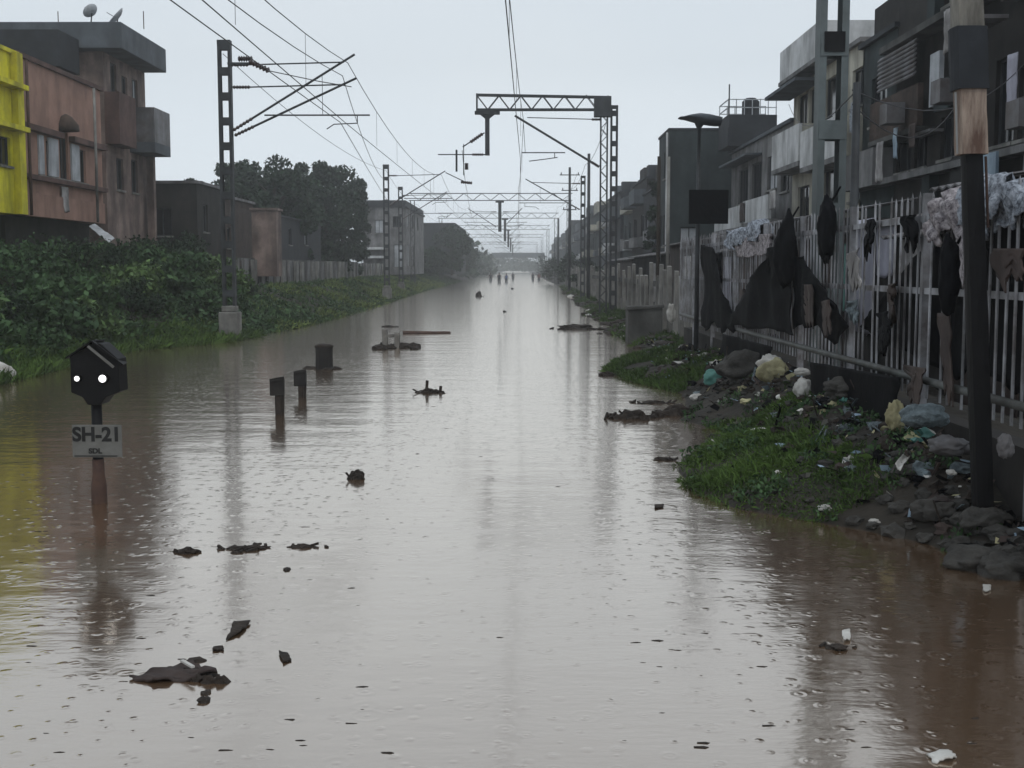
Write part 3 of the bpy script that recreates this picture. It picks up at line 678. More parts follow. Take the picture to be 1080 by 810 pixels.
def part(t, name, mt, x0, x1, y0, y1, z0, z1, label=None, bevel=0):
    mb = MB(); mb.box(x0, x1, y0, y1, z0, z1); o = mb.build(name, mt, t, bevel=bevel)
    if label: o['label'] = label
    return o

# --- left side
XL = -15.0
yl = lambda px: -XL*FPX/(548-px)
zl = lambda px, py: FX(px, py, XL).z
ya, yb = yl(24), yl(112)                       # pink house track wall
Wd = yb-ya; zb = 3.6; z_s = zl(60, 191); z_c = zl(60, 146); zt = 8.3
wn = [(yl(45)-ya, yl(52)-ya, z_s+.1, z_c-.15, 'pale_shutter'), (yl(54)-ya, yl(66)-ya, z_s+.1, z_c-.15, 'pale_shutter'), (yl(68)-ya, yl(77)-ya, z_s+.1, z_c+.3, 'glass'), (yl(79)-ya, yl(88)-ya, z_s+.1, z_c-.1, 'pale_shutter'), (yl(89)-ya, yl(95)-ya, z_s+.1, z_c-.15, 'glass')]
t = house('pink_house', 'dusty pink plastered house with pale shutters beside the yellow house', 'house', -21, XL, ya, yb, zb, zt, 'pink_plaster', +1, ops_t=wn, roof_m='pink_dark', slab=.14, ov=.1)
for z, h in ((z_c, .18), (z_s-.1, .14)):
    part(t, 'cornice', 'pink_dark', XL+.002, XL+.2, ya, yb, z, z+h) if z < 6 else None
yq = [ya, yl(66), yl(79), yb]
part(t, 'cornice', 'pink_dark', XL+.002, XL+.22, ya, yl(67), z_c, z_c+.18); part(t, 'cornice', 'pink_dark', XL+.002, XL+.22, yl(78), yb, z_c, z_c+.18)
mb = MB(); yy = (yl(67.5)+yl(77.5))/2; mb.smooth = True; mb.path([(XL+.1, yy, z_c+.3), (XL+.1, yy, z_c+.5), (XL+.1, yy, z_c+.75), (XL+.1, yy, z_c+.85)], [.42, .4, .2, .03], 14); mb.build('arch', 'brick', t)
part(t, 'foundation', 'soot', -20.8, XL-.5, ya+.1, yb-.1, 1.2, zb-.004); part(t, 'base_band', 'pink_plaster', XL+.002, XL+.06, ya, yb, zb, z_s-.5)
mb = MB(); mb.sheet((XL+.08, yl(66), z_s-.15), (XL+.08, yl(73), z_s-.15), (XL+.08, yl(74), z_s-.95), (XL+.08, yl(69), z_s-1.0), wr=.06, hem=.1, seed=3)
o = mb.build('cloth', 'sheet_pale', smooth=True); tag(o, 'pale cloth hanging below the pink house window', 'cloth')
for yy, mt_ in ((ya+.25, 'rust'), (yl(98), 'concrete')):
    mb = MB(); mb.tube((XL+.26, yy, zb), (XL+.26, yy, 8.2), .05); mb.build('drain_pipe', mt_, t, smooth=True)
for pa, pb in ((45, 50), (55, 65), (79, 87)): part(t, 'shutter', 'pale_shutter', XL+.002, XL+.06, yl(pa), yl(pb), z_s+.12, z_c-.05)
y0 = 30.5; ye = yl(23)-.05
wl = [(yl(1)-y0, yl(13)-y0, zl(5, 175), zl(5, 145), 'glass')]
t = house('yellow_house', 'bright yellow house at the left edge of the photo', 'house', -21, XL+.1, y0, ye, 3.6, FX(20, 62, XL).z, 'yellow_paint', +1, ops_t=wl, slab=.12, ov=.08)
for py in (92, 136): z = zl(10, py); part(t, 'sunshade', 'yellow_paint', XL+.102, XL+.5, y0, ye-.1, z-.08, z+.06)
part(t, 'foundation', 'soot', -20.8, XL-.5, y0+.1, ye-.1, 1.2, 3.596); part(t, 'corner_pier', 'yellow_paint', XL+.102, XL+.3, ye-.45, ye, 3.6, FX(20, 60, XL).z)
# big slab-roofed house behind
yA, yB = 46.2, 51.3; xw = -15.35
wn = [(.8, 1.5, 8.6, 9.7, 'glass'), (2.1, 2.8, 7.3, 9.4, 'glass'), (3.4, 4.1, 8.4, 9.5, 'pale_shutter'), (1.2, 2.0, 5.0, 6.2, 'glass'), (3.0, 3.8, 5.0, 6.3, 'glass')]
t = house('brown_house', 'tall brown house with a heavy overhanging grey roof slab, behind the pink house', 'house', -22, xw, yA, yB, 2.5, 9.9, 'brown_plaster', +1, ops_t=wn, slab=.05, ov=0)
part(t, 'roof_slab', 'slate', -26, -14.45, yA-.6, yB, 9.96, 10.9, bevel=.03)
part(t, 'roof_slab', 'slate_dark', -26, -16.0, 43.6, yA-.62, 9.0, 10.25)
part(t, 'balcony', 'pink_dark', xw+.002, xw+.55, yA+.02, yA+2.0, 6.6, 8.5)
b = part(t, 'balcony', 'slate', xw+.002, -14.35, yA+2.9, yB-.05, 6.55, 6.95); bb = MB(); bb.box(-14.42, -14.35, yA+2.9, yB-.05, 6.955, 8.3); bb.box(xw+.01, -14.43, yA+2.9, yA+2.97, 6.955, 8.3); bb.box(xw+.01, -14.43, yB-.12, yB-.05, 6.955, 8.3); bb.build('parapet', 'corrugated', b)
part(t, 'pillar', 'brown_plaster', xw+.12, xw+.4, yB-.5, yB-.2, 2.5, 6.54)
def dish(x, y, z, r, az, label):
    t = thing('satellite_dish', (x, y, z), label, 'satellite dish', 'satellite dishes on the slab roof')
    d = Vector((math.cos(az)*.75, math.sin(az)*.75, .65)).normalized(); c = Vector((x, y, z+.55))
    mb = MB(); mb.smooth = True; mb.path([c-d*.12, c-d*.1, c-d*.05, c+d*.02], [.02, r*.5, r*.8, r], 18, cap=False); dd = mb.build('bowl', 'pale_shutter', t)
    s_ = dd.modifiers.new('s', 'SOLIDIFY'); s_.thickness = .015
    mb = MB(); mb.tube((x, y, z), c-d*.12, .025); mb.tube(c-d*.1, c+d*.4+Vector((0, 0, -.12)), .012); mb.build('mast', 'steel', t)
pd = P(122, 36, 47.5); dish(pd.x, 47.5, 10.9, .42, R(200), 'larger tilted satellite dish on the heavy slab roof'); pd = P(96, 38, 46.4); dish(pd.x, 46.4, 10.9, .28, R(150), 'smaller satellite dish at the edge of the slab roof')
for px in (62, 152): pd = P(px, 40, 47); mb = MB(); mb.tube((pd.x, 47, 10.9), (pd.x, 47, 11.55), .018); o = mb.build('iron_rod', 'rust'); tag(o, 'thin iron rod on the slab roof, %s the satellite dishes' % ('left of' if px < 100 else 'right of'), 'rod')
a = P(108, 246, 38); mb = MB(); mb.sheet(P(94, 238, 38), P(100, 236, 38.5), P(121, 251, 37.2), P(115, 256, 37), wr=.03, seed=4, thick=.02); o = mb.build('tin_sheet', 'pale_shutter'); tag(o, 'pale loose tin sheet lying on the bushes under the pink house', 'sheet')

# low dark houses behind the bushes
t = house('shed', 'low dark brown shed roofed with tin, right of the brown house', 'shed', -19, -13.9, 53.5, 58, 1.6, P(190, 196, 55).z, 'soot', +1, ops_t=[(1, 1.8, 3.6, 4.8)], ops_c=[(1, 1.9, 3.4, 4.6), (3.2, 4, 3.4, 4.6)], roof_m='corrugated')
t = house('shed', 'second low dark shed, behind the nearest left mast', 'shed', -20, -14.4, 60, 67, 1.6, P(230, 210, 62).z, 'brick', +1, ops_t=[(1, 1.8, 3, 4)], ops_c=[(2, 2.9, 3, 4.1), (4, 4.7, 3, 4)], roof_m='corrugated')
t = house('shed', 'dark shed with a small white window under the trees', 'shed', -16.5, -13.8, 70, 86, 1.6, P(330, 236, 82).z, 'slate_dark', +1, ops_t=[(4, 5, 3.4, 4.4), (9.5, 10.5, 3.5, 4.6, 'pale_shutter')], ops_c=[(1, 1.8, 3.2, 4.2, 'pale_shutter')])
mb = MB(); a = P(265, 222, 61); c = P(292, 272, 61); mb.box(a.x, c.x, 61, 62.3, 1.6, a.z); mb.box(a.x-.08, c.x+.08, 60.92, 62.38, a.z+.002, a.z+.12); o = mb.build('brick_tower', 'brown_plaster', bevel=.02); tag(o, 'short square plastered brick tower behind the left concrete fence', 'tower')
# left concrete fence
XLF = -13.0; lf = thing('concrete_fence', (XLF, 90, 1.6), 'concrete plank fence with a top rail on the left bank in front of the trees', 'fence')
y = 46.5; k = 0
while y < 140:
    r_ = random.Random(k); mb = MB(); mb.box(XLF-.06, XLF+.06, y, y+.95, 1.2, 2.45+r_.uniform(-.06, .04)); mb.build('plank', 'concrete' if k % 3 else 'grey_plaster', lf); y += 1.9+r_.uniform(-.1, .1); k += 1
mb = MB(); mb.box(XLF-.09, XLF-.061, 46.5, 98, 2.36, 2.5); mb.build('top_rail', 'concrete_dark', lf)
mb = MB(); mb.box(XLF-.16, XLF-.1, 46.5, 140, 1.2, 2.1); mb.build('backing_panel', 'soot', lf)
# grey house
Yg = 118; xa = P(383, 250, Yg).x; xb = P(428, 250, Yg).x; zt = P(400, 219, Yg).z
oc = [(P(393, 0, Yg).x-xa, P(402, 0, Yg).x-xa, P(0, 246, Yg).z, P(0, 232, Yg).z, 'pale_shutter'), (P(412, 0, Yg).x-xa, P(421, 0, Yg).x-xa, P(0, 240, Yg).z, P(0, 228, Yg).z, 'glass'),
      (P(413, 0, Yg).x-xa, P(423, 0, Yg).x-xa, P(0, 282, Yg).z, P(0, 258, Yg).z, 'pale_shutter'), (P(385, 0, Yg).x-xa, P(389, 0, Yg).x-xa, P(0, 246, Yg).z, P(0, 236, Yg).z, 'glass')]
t = house('grey_house', 'two-storey grey house with pale doors and a dark parapet on the left bank', 'house', xa, xb, Yg, Yg+22, 1.4, zt, 'grey_plaster', +1,
          ops_t=[(2, 4, 6, 7.4, 'pale_shutter'), (7, 9, 6, 7.4), (13, 15, 6, 7.4), (2, 4, 2.2, 4.3, 'pale_shutter'), (8, 10, 2.2, 4.3)], ops_c=oc, roof_m='slate_dark', parapet=.5, slab=.2, ov=.15)
for py in (262, 271): z = P(0, py, Yg).z; part(t, 'balcony', 'white_plaster', xa-.6, P(404, 0, Yg).x, Yg-1.0, Yg-.002, z-.12, z+.1)
t = house('dark_house', 'dark slate-coloured flat building beyond the grey house', 'house', P(437, 0, 165).x, P(478, 0, 165).x, 165, 200, 1.2, P(450, 236, 165).z, 'slate_dark', +1, ops_t=[(4, 6, 3, 5), (14, 16, 3, 5), (24, 26, 3, 5)], ops_c=[(1, 2, 3, 4.4), (3, 4, 5.6, 6.8)])

# --- right side
XR = 9.0
yr = lambda px: XR*FPX/(px-548)
yx = lambda px, X: X*FPX/(px-548)
zr = lambda px, py: FX(px, py, XR).z
def rops(y0, lst): return [(yr(b)-y0, yr(a)-y0, z0, z1) + tuple(r) for a, b, z0, z1, *r in lst]
# block 1: dark patched building
y0, y1 = 17.5, 30.0
wn = rops(y0, [(940, 955, 4.25, 5.0), (958, 971, 4.25, 5.0), (985, 1000, 4.3, 5.2), (1040, 1060, 4.3, 5.9), (1064, 1084, 4.3, 5.6, 'pale_shutter'), (1045, 1058, 1.2, 3.4), (980, 1000, 1.0, 3.2), (985, 1000, 7.5, 8.6), (1042, 1062, 7.2, 8.6)])
t = house('tenement_block', 'dark soot-stained tenement with a brick balcony and patched boards, nearest on the right', 'building', XR, 15, y0, y1, .2, 9.6, 'soot', -1, ops_t=wn, roof_m='slate_dark', slab=.2, ov=.1)
part(t, 'floor_band', 'grey_plaster', XR-.35, XR-.002, y0, y1, 4.0, 4.14); part(t, 'floor_band', 'concrete_dark', XR-.45, XR-.002, y0, y1, 7.05, 7.2)
part(t, 'balcony_wall', 'brick', XR-.42, XR-.3, yr(980), yr(928)-.05, 5.08, 5.98)
o = part(t, 'balcony_floor', 'concrete_dark', XR-.45, XR-.002, yr(980), yr(928)-.05, 4.96, 5.07)
mb = MB(); z = 6.22
while z < 7.0:
    mb.add([(XR-.42, yr(974), z), (XR-.40, yr(974), z-.03), (XR-.34, yr(974), z+.05), (XR-.36, yr(974), z+.08), (XR-.42, yr(935), z), (XR-.40, yr(935), z-.03), (XR-.34, yr(935), z+.05), (XR-.36, yr(935), z+.08)],
           [(0, 1, 2, 3), (7, 6, 5, 4), (0, 4, 5, 1), (1, 5, 6, 2), (2, 6, 7, 3), (3, 7, 4, 0)]); z += .1
mb.build('louvre', 'corrugated', t)
def bpart(name, mt, px0, px1, py0, py1, X, th=.1, label=None):
    ya_ = FX(px1, (py0+py1)/2, X).y; yb_ = FX(px0, (py0+py1)/2, X).y; pm = (px0+px1)/2
    return part(t, name, mt, X, X+th, ya_, yb_, FX(pm, py1, X).z, FX(pm, py0, X).z, label=label)
bpart('board', 'sheet_blue', 1031, 1050, 162, 186, 8.6, .06, label='pale blue sheet'); bpart('doorway', 'black_paint', 1002, 1030, 164, 200, 8.75, .2)
bpart('board', 'greenish', 985, 1000, 84, 116, 8.7, .06, label='pale green board')
part(t, 'board', 'pale_shutter', XR-.3, XR-.2, yr(965), yr(962), 5.1, 6.0); part(t, 'board', 'pale_shutter', XR-.3, XR-.2, yr(996), yr(986), 5.4, 6.5)
part(t, 'pipe', 'white_plaster', XR-.5, XR-.44, yr(1047), yr(1047)+.06, zr(1047, 150), zr(1047, 97)); part(t, 'sunshade', 'corrugated', XR-.9, XR-.46, yr(1078), yr(1042), 6.35, 6.42); part(t, 'sunshade', 'corrugated', XR-.8, XR-.46, yr(1078), yr(1042), 7.6, 7.66)
part(t, 'pier', 'greenish', XR-.2, XR-.002, yr(984), yr(976), .2, 4.0); part(t, 'pier', 'greenish', XR-.2, XR-.002, yr(984), yr(976), 7.21, 9.6)
r_ = random.Random(77)
for i in range(16):
    yy = r_.uniform(18.2, 29.5); z = r_.choice([4.3, 5.2, 7.4, 8.1, 6.2]); k_ = i % 4
    if k_ == 0: part(t, 'drain_pipe', r_.choice(['white_plaster', 'rust', 'concrete']), XR-.14, XR-.06, yy, yy+.07, .3, r_.choice([4.0, 7.0]) )
    elif k_ == 1: part(t, 'cooler_box', 'corrugated', XR-.9, XR-.5, yy, yy+.55, z, z+.45)
    elif k_ == 2: part(t, 'ledge', 'grey_plaster', XR-.3, XR-.003, yy, yy+1.4, z+.6, z+.66)
    else: part(t, 'board', r_.choice(['pale_shutter', 'sheet_brown', 'corrugated', 'wood_stained']), XR-.27, XR-.22, yy, yy+.5, z, z+.8)
def laundry(px, X, z, w_, h_, mt, label, seed):
    y = X*FPX/(px-548); mb = MB(); mb.sheet((X, y+w_/2, z), (X, y-w_/2, z), (X, y-w_/2, z-h_), (X, y+w_/2, z-h_), 10, 10, .04, seed=seed, hem=.08, freq=4); o = mb.build('hanging_cloth', mt, smooth=True); tag(o, label, 'cloth', 'washing hung on the right bank balconies')
laundry(922, 8.3, 4.9, .5, .9, 'sheet_pale', 'pale cloth hung on the narrow dark house balcony', 1)
laundry(938, 8.45, 5.15, .35, .7, 'sheet_blue', 'pale blue cloth hung under the brick balcony', 2)
laundry(955, 8.45, 5.1, .4, .5, 'sheet_brown', 'brown cloth hung under the brick balcony', 3)
laundry(988, 8.3, 7.0, .45, .8, 'sheet_pale', 'stained white cloth beside the black box of the tenement', 4)
laundry(1056, 8.3, 5.6, .4, 1.0, 'sheet_lilac', 'lilac cloth hung at the tenement window near the right edge', 5)
laundry(893, 8.25, 6.1, .6, .7, 'cloth_pattern', 'patterned cloth over the cream block balcony beside the grey-green mast', 6)
laundry(812, 8.2, 4.5, .8, .6, 'sheet_pale', 'pale cloth over the grey block balcony', 7)
laundry(780, 8.2, 4.4, .9, .7, 'sheet_brown', 'brown cloth over the far end balcony of the grey block', 8)
# block 2: narrow dark
y0, y1 = 30.03, 33.0
wn = rops(y0, [(918, 930, 4.3, 5.0, 'pale_shutter'), (912, 928, 5.6, 6.8), (914, 930, 1.2, 3.2, 'pale_shutter')])
t = house('narrow_house', 'narrow dark house squeezed between the soot-stained tenement and the cream balcony block', 'house', XR, 14, y0, y1, .2, 7.7, 'greenish', -1, ops_t=wn, roof_m='slate_dark')
part(t, 'balcony', 'grey_plaster', XR-.5, XR-.002, y0+.1, y1-.1, 4.0, 4.9); part(t, 'rooftop_room', 'soot', XR+.1, 12, y0+.2, y1-.6, 7.83, 8.6)
part(t, 'pole', 'white_plaster', XR-.6, XR-.55, y1-.2, y1-.15, .3, 6.0)
# block 3: cream balconies
y0, y1 = 33.03, 41.2
wn = rops(y0, [(836, 846, 6.4, 7.5), (892, 903, 6.3, 7.3), (848, 858, 6.4, 7.5), (864, 882, 6.2, 7.5), (864, 882, 4.0, 5.0), (892, 903, 3.8, 5.0, 'pale_shutter'), (838, 850, 3.6, 4.6), (840, 850, 1.0, 2.8), (893, 904, 1, 2.8)])
t = house('cream_block', 'cream apartment block with white balconies behind the grey-green mast', 'building', XR, 16, y0, y1, .2, 7.9, 'cream', -1, ops_t=wn, roof_m='grey_plaster')
part(t, 'roof_parapet', 'white_plaster', XR-.5, XR-.35, yx(857, 8.5), y1-.1, 8.03, 9.0); part(t, 'roof_parapet', 'white_plaster', XR-.35, XR+1.2, yx(857, 8.5), yx(857, 8.5)+.12, 8.03, 9.0); part(t, 'roof_slab', 'grey_plaster', XR-.55, XR-.13, yx(857, 8.5), y1-.1, 7.9, 8.02)
part(t, 'sunshade', 'slate', XR-.85, XR-.002, yr(862), yr(828), 7.55, 7.65)
for (pa, pb, za, zc) in ((832, 862, 5.2, 6.3), (864, 904, 4.95, 6.0), (832, 904, 2.85, 3.5)):
    b = part(t, 'balcony', 'white_plaster', XR-.7, XR-.6, yr(pb), yr(pa), za, zc); part(t, 'balcony_floor', 'grey_plaster', XR-.7, XR-.002, yr(pb), yr(pa), za-.15, za-.003)
    part(t, 'balcony_end', 'cream', XR-.59, XR-.003, yr(pb)+.01, yr(pb)+.1, za, zc)
for p_ in (838, 850, 866, 884): part(t, 'column', 'cream', XR-.66, XR-.5, yr(p_), yr(p_)+.16, .2, 2.69)
# block 4 grey
y0, y1 = 41.25, 53.0
wn = rops(y0, [(776, 786, 4.6, 6.0), (790, 800, 4.6, 6.0), (806, 816, 4.8, 6.0, 'pale_shutter'), (820, 829, 4.6, 6.0), (778, 790, 2.2, 3.6), (796, 808, 2.2, 3.6, 'pale_shutter'), (814, 826, 2.2, 3.6)])
t = house('grey_block', 'grey stained apartment block with slanting balconies and a railed roof terrace', 'building', XR, 16, y0, y1, .2, 6.8, 'grey_plaster', -1, ops_t=wn, roof_m='slate')
b = P(790, 121, 50.5).z; rx0, rx1 = P(770, 0, 50.5).x, P(822, 0, 50.5).x; part(t, 'rooftop_room', 'slate_dark', rx0, rx1, 50.5, 52.9, 6.93, b)
mb = MB()
for z in (b+.3, b+.62): mb.bar((rx0, 50.6, z), (rx1, 50.6, z), .035); mb.bar((rx0+.02, 50.6, z), (rx0+.02, 52.8, z), .035); mb.bar((rx0, 52.8, z), (rx1, 52.8, z), .035)
for xx in np.linspace(rx0+.02, rx1-.02, 7):
    for yy in (50.6, 52.8): mb.bar((xx, yy, b), (xx, yy, b+.64), .035)
mb.build('roof_railing', 'pale_shutter', t)
mb = MB(); mb.path([(rx0+1.1, 51.6, b), (rx0+1.1, 51.6, b+.65), (rx0+1.1, 51.6, b+.8)], [.36, .36, .2], 16); mb.build('water_tank', 'slate_dark', t, smooth=False)
part(t, 'rod', 'steel', rx0+.0, rx0+.05, 50.45, 50.49, b-.5, b+1.2)
for pa, pb, za in ((770, 800, 3.9), (802, 831, 4.0)):
    part(t, 'balcony', 'white_plaster', XR-.75, XR-.65, yr(pb), yr(pa), za-.35, za+.45); part(t, 'balcony_floor', 'grey_plaster', XR-.75, XR-.002, yr(pb), yr(pa), za-.5, za-.353)
part(t, 'sunshade', 'slate', XR-.6, XR-.002, yr(800), yr(770), 6.2, 6.28)
# block 5 dark green end wall
Yq = 54.5; xa = P(708, 0, Yq).x; zt = P(0, 138, Yq).z
gb_ = 0
t = house('green_block', 'tall dark green-grey block with a blank end wall, behind the street lamp', 'building', xa, 13, Yq, 58.5, .2, zt, 'greenish', -1, ops_t=[(1, 2, 3, 4.4), (2.6, 3.6, 3, 4.4), (1, 2, 6, 7.2)], ops_c=[(.5, 1.3, 2.6, 3.8, 'pale_shutter')], roof_m='slate_dark', slab=.1, ov=.05)
part(t, 'corner_pipe', 'white_plaster', xa-.16, xa-.08, Yq-.1, Yq-.02, .2, zt-.1)
# receding row
row = [(58.6, 76, 7.6, 6.4, 'slate_dark'), (76.5, 86, 7.8, 7.5, 'soot'), (86.5, 98, 8.2, 7.3, 'greenish'), (98.5, 112, 8.0, 8.0, 'slate_dark'), (113, 130, 8.6, 7.6, 'slate'), (131, 150, 8.4, 7.8, 'greenish'), (151, 175, 8.8, 8.6, 'slate_dark'), (176, 205, 8.6, 7.4, 'slate'), (206, 240, 8.8, 9, 'greenish'), (242, 290, 9, 7.8, 'slate'), (292, 350, 9, 8.4, 'slate_dark')]
ol = ['first', 'second', 'third', 'fourth', 'fifth', 'sixth', 'seventh', 'eighth', 'ninth', 'tenth', 'last']
for k, (a, b, xf, zt, mt) in enumerate(row):
    ln = b-a; n = max(2, int(ln/3.2)); ops = []
    r_ = random.Random(k)
    for i in range(n):
        for zz in (1.2, 4.0, 6.7):
            if zz+1.5 < zt and r_.random() < .85: u = ln*(i+.3)/n; ops.append((u, u+ln/n*.42, zz, zz+1.3+.2*r_.random(), r_.choice(['glass', 'glass', 'pale_shutter'])))
    t = house('row_house', 'dark hazy house in the receding right bank row, %s beyond the dark green-grey block' % ol[k], 'house', xf, 15, a, b, .2, zt, mt, -1, ops_t=ops, ops_c=[(.6, 1.5, 4.2, 5.4)], group='houses receding along the right bank', roof_m='slate_dark')
    for zz in (3.3, 6.0):
        if zz+1 < zt:
            y_ = a+.4
            while y_ < b-3:
                L2 = r_.uniform(2, 5); part(t, 'balcony', r_.choice(['grey_plaster', 'cream', 'white_plaster', 'slate']), xf-r_.uniform(.4, .9), xf-.002, y_, min(y_+L2, b-.3), zz, zz+r_.uniform(.5, .9)); y_ += L2+r_.uniform(.5, 3)
    part(t, 'rooftop_room', r_.choice(['slate', 'cream', 'soot']), xf+.3, xf+3.5, a+(b-a)*.5, a+(b-a)*.8, zt+.13, zt+r_.uniform(.8, 1.9))
    part(t, 'rooftop_tank', 'slate_dark', xf+.2, xf+1.4, a+1, a+2.2, zt+.13, zt+.9)

# shanties between the fence and the blocks
def shack(px0, px1, X, depth, zt, mt, label, roofm='corrugated', extra=()):
    ya_, yb_ = X*FPX/(px1-548), X*FPX/(px0-548)
    t = thing('shack', (X+depth/2, (ya_+yb_)/2, .2), label, 'shack', 'shacks built behind the picket fence')
    mb = MB(); zz = zt
    mb.box(X+.05, X+depth, ya_, yb_, .1, zz-.02); mb.build('wall', 'soot', t)
    mb = MB(); mb.sheet((X, ya_, zz-.05), (X, yb_, zz-.05), (X, yb_, .3), (X, ya_, .3), 30, 14, .045, seed=px0, freq=2); mb.build('sheet_cladding', mt, t, smooth=True)
    # corrugated roof sloping towards the track
    n = max(8, int((yb_-ya_)/.06)); vs = []; fs = []
    for i in range(n+1):
        yy = ya_-.1+(yb_-ya_+.2)*i/n; dz = .018*math.sin(i*math.pi/2)
        vs += [(X-.3, yy, zz-.06+dz), (X+depth, yy, zz+.35+dz), (X-.3, yy, zz-.085+dz), (X+depth, yy, zz+.325+dz)]
    for i in range(n): a = i*4; fs += [(a, a+1, a+5, a+4), (a+2, a+6, a+7, a+3), (a, a+4, a+6, a+2), (a+1, a+3, a+7, a+5)]
    mb = MB(); mb.add(vs, fs); mb.build('roof', roofm, t)
    for (pa, pb, z0, z1, m_, nm) in extra:
        mb = MB(); mb.sheet((X-.08, X*FPX/(pb-548), z1), (X-.08, X*FPX/(pa-548), z1), (X-.08, X*FPX/(pa-548), z0), (X-.08, X*FPX/(pb-548), z0), 10, 12, .04, seed=pa, hem=.06); mb.build(nm, m_, t, smooth=True)
    return t
shack(902, 948, 5.4, 2.2, 2.7, 'soot', 'dark shack hung with a pale lilac sheet behind the pickets', extra=((906, 926, 1.0, 2.75, 'sheet_lilac', 'curtain'), (928, 945, 1.9, 2.6, 'sheet_lilac', 'hanging_sheet')))
shack(950, 1002, 5.4, 2.2, 2.5, 'soot', 'dark shack with stained pale cloth under its eaves, left of the pale bundle', extra=((952, 985, 1.85, 2.4, 'sheet_pale', 'hanging_sheet'),))
shack(1004, 1078, 5.2, 2.4, 3.0, 'sheet_brown', 'dark shack clad in brown sacking behind the pale bundle', extra=((1030, 1045, .8, 2.8, 'sheet_blue', 'curtain'),))
shack(846, 900, 5.4, 2.2, 2.6, 'sheet_brown', 'brown sacking shack behind the grey-green mast', extra=((858, 870, 1.0, 2.3, 'sheet_pale', 'curtain'), (884, 896, 1.3, 2.4, 'sheet_teal', 'curtain')))
shack(796, 844, 5.5, 2.2, 3.0, 'sheet_brown', 'brown sacking shack behind the hanging black bag', extra=((812, 826, .6, 2.6, 'sheet_pale', 'curtain'),))
shack(752, 794, 5.5, 2.2, 2.5, 'sheet_brown', 'shack with a pale lilac curtain right of the street lamp', extra=((764, 774, .6, 2.3, 'sheet_lilac', 'curtain'),))
shack(706, 750, 5.6, 2.2, 2.9, 'sheet_brown', 'dark sacking shack behind the street lamp pole', extra=((722, 732, .6, 2.4, 'sheet_pale', 'curtain'),))
shack(668, 705, 5.6, 2.2, 2.6, 'black_plastic', 'black plastic shack left of the street lamp', extra=((688, 695, .6, 2.2, 'sheet_pale', 'curtain'),))
shack(640, 667, 5.6, 2.2, 2.5, 'sheet_brown', 'low brown shack behind the far concrete fence', extra=((650, 655, .6, 2.2, 'sheet_pale', 'curtain'),))
# lines between the tenement and poles
for k, (a, b, lb) in enumerate(((P(899, 95, 13.6), P(1085, 62, 22), 'thin cable sagging from the dark pole to the soot-stained tenement'), (P(899, 110, 13.6), P(1010, 108, 24), 'lower thin cable from the dark pole to the boarded panel'), (P(832, 110, 41), P(899, 100, 13.6), 'cable from the cream block to the dark pole'))):
    mb = MB(); mb.path([a.lerp(b, i/10)-Vector((0, 0, .5*4*(i/10)*(1-i/10))) for i in range(11)], .008, 5); o = mb.build('cable', 'wire'); tag(o, lb, 'cable', 'cables strung near the dark pole')

# ---------------------------------------------------------------- shunt signal
sg = G(105, 530); sx, sy = sg.x, sg.y; k_ = sy/FPX     # metres per pixel there
def sz(py): return P(105, py, sy).z
def sxx(px): return P(px, 450, sy).x
sig = thing('shunt_signal', (sx, sy, 0), 'black shunting signal with two white lights and a number plate, in the water', 'signal')
mb = MB(); mb.path([(sx, sy, -.4), (sx, sy, sz(412))], .045, 12); mb.build('post', 'black_paint', sig, smooth=True); mb = MB(); mb.path([(sx, sy, -.4), (sx, sy, sz(512)), (sx, sy, sz(500)), (sx, sy, sz(484))], [.072, .066, .052, .05], 12); mb.build('post_foot', 'rust', sig, smooth=True)
prof = [(80, 413), (80, 375), (105, 361), (113, 362), (130, 378), (131, 412), (116, 418), (110, 426), (97, 426), (92, 418)]
f_ = [(sxx(a), sy-.09, sz(b)) for a, b in prof]; bk = [(sxx(a), sy+.14, sz(b)) for a, b in prof]; n = len(prof)
mb = MB(); mb.add(f_+bk, [tuple(range(n))[::-1], tuple(range(n, 2*n))]+[(i, (i+1) % n, n+(i+1) % n, n+i) for i in range(n)]); hd = mb.build('signal_head', 'black_paint', sig, bevel=.008)
mb = MB()
for (a, b), (c, d) in (((103, 359), (133, 384)), ((107, 359), (78, 377))): mb.bar((sxx(a), sy-.02, sz(b)), (sxx(c), sy+.02, sz(d)), .24, .012, up=Vector((0, 0, 1)))
mb.build('hood', 'black_paint', sig)
mb = MB(); mb.bar((sxx(101), sy-.13, sz(364)), (sxx(127), sy-.13, sz(386)), .014, .02); mb.build('hood_edge', 'plate_grey', sig)
for px, r_ in ((88.5, .022), (115, .032)):
    c = Vector((sxx(px), sy-.1, sz(398))); mb = MB(); mb.path([c+Vector((0, .02, 0)), c+Vector((0, -.03, 0))], r_*1.5, 16, r_*1.4); r0 = mb.build('lens_hood', 'black_paint', hd, smooth=False)
    mb = MB(); mb.smooth = True; mb.blob(c+Vector((0, -.03, 0)), (r_, .012, r_), 0, 1, 3); mb.build('lamp', 'signal_lens', hd)
a, c = (sxx(79), sz(447)), (sxx(131), sz(481))
mb = MB(); mb.box(a[0], c[0], sy-.075, sy-.06, c[1], a[1]); pl = mb.build('number_plate', 'plate_grey', sig, bevel=.003)
mb = MB(); mb.box(sx-.05, sx+.05, sy-.06, sy-.03, sz(475), sz(455)); mb.build('bracket', 'black_paint', sig)
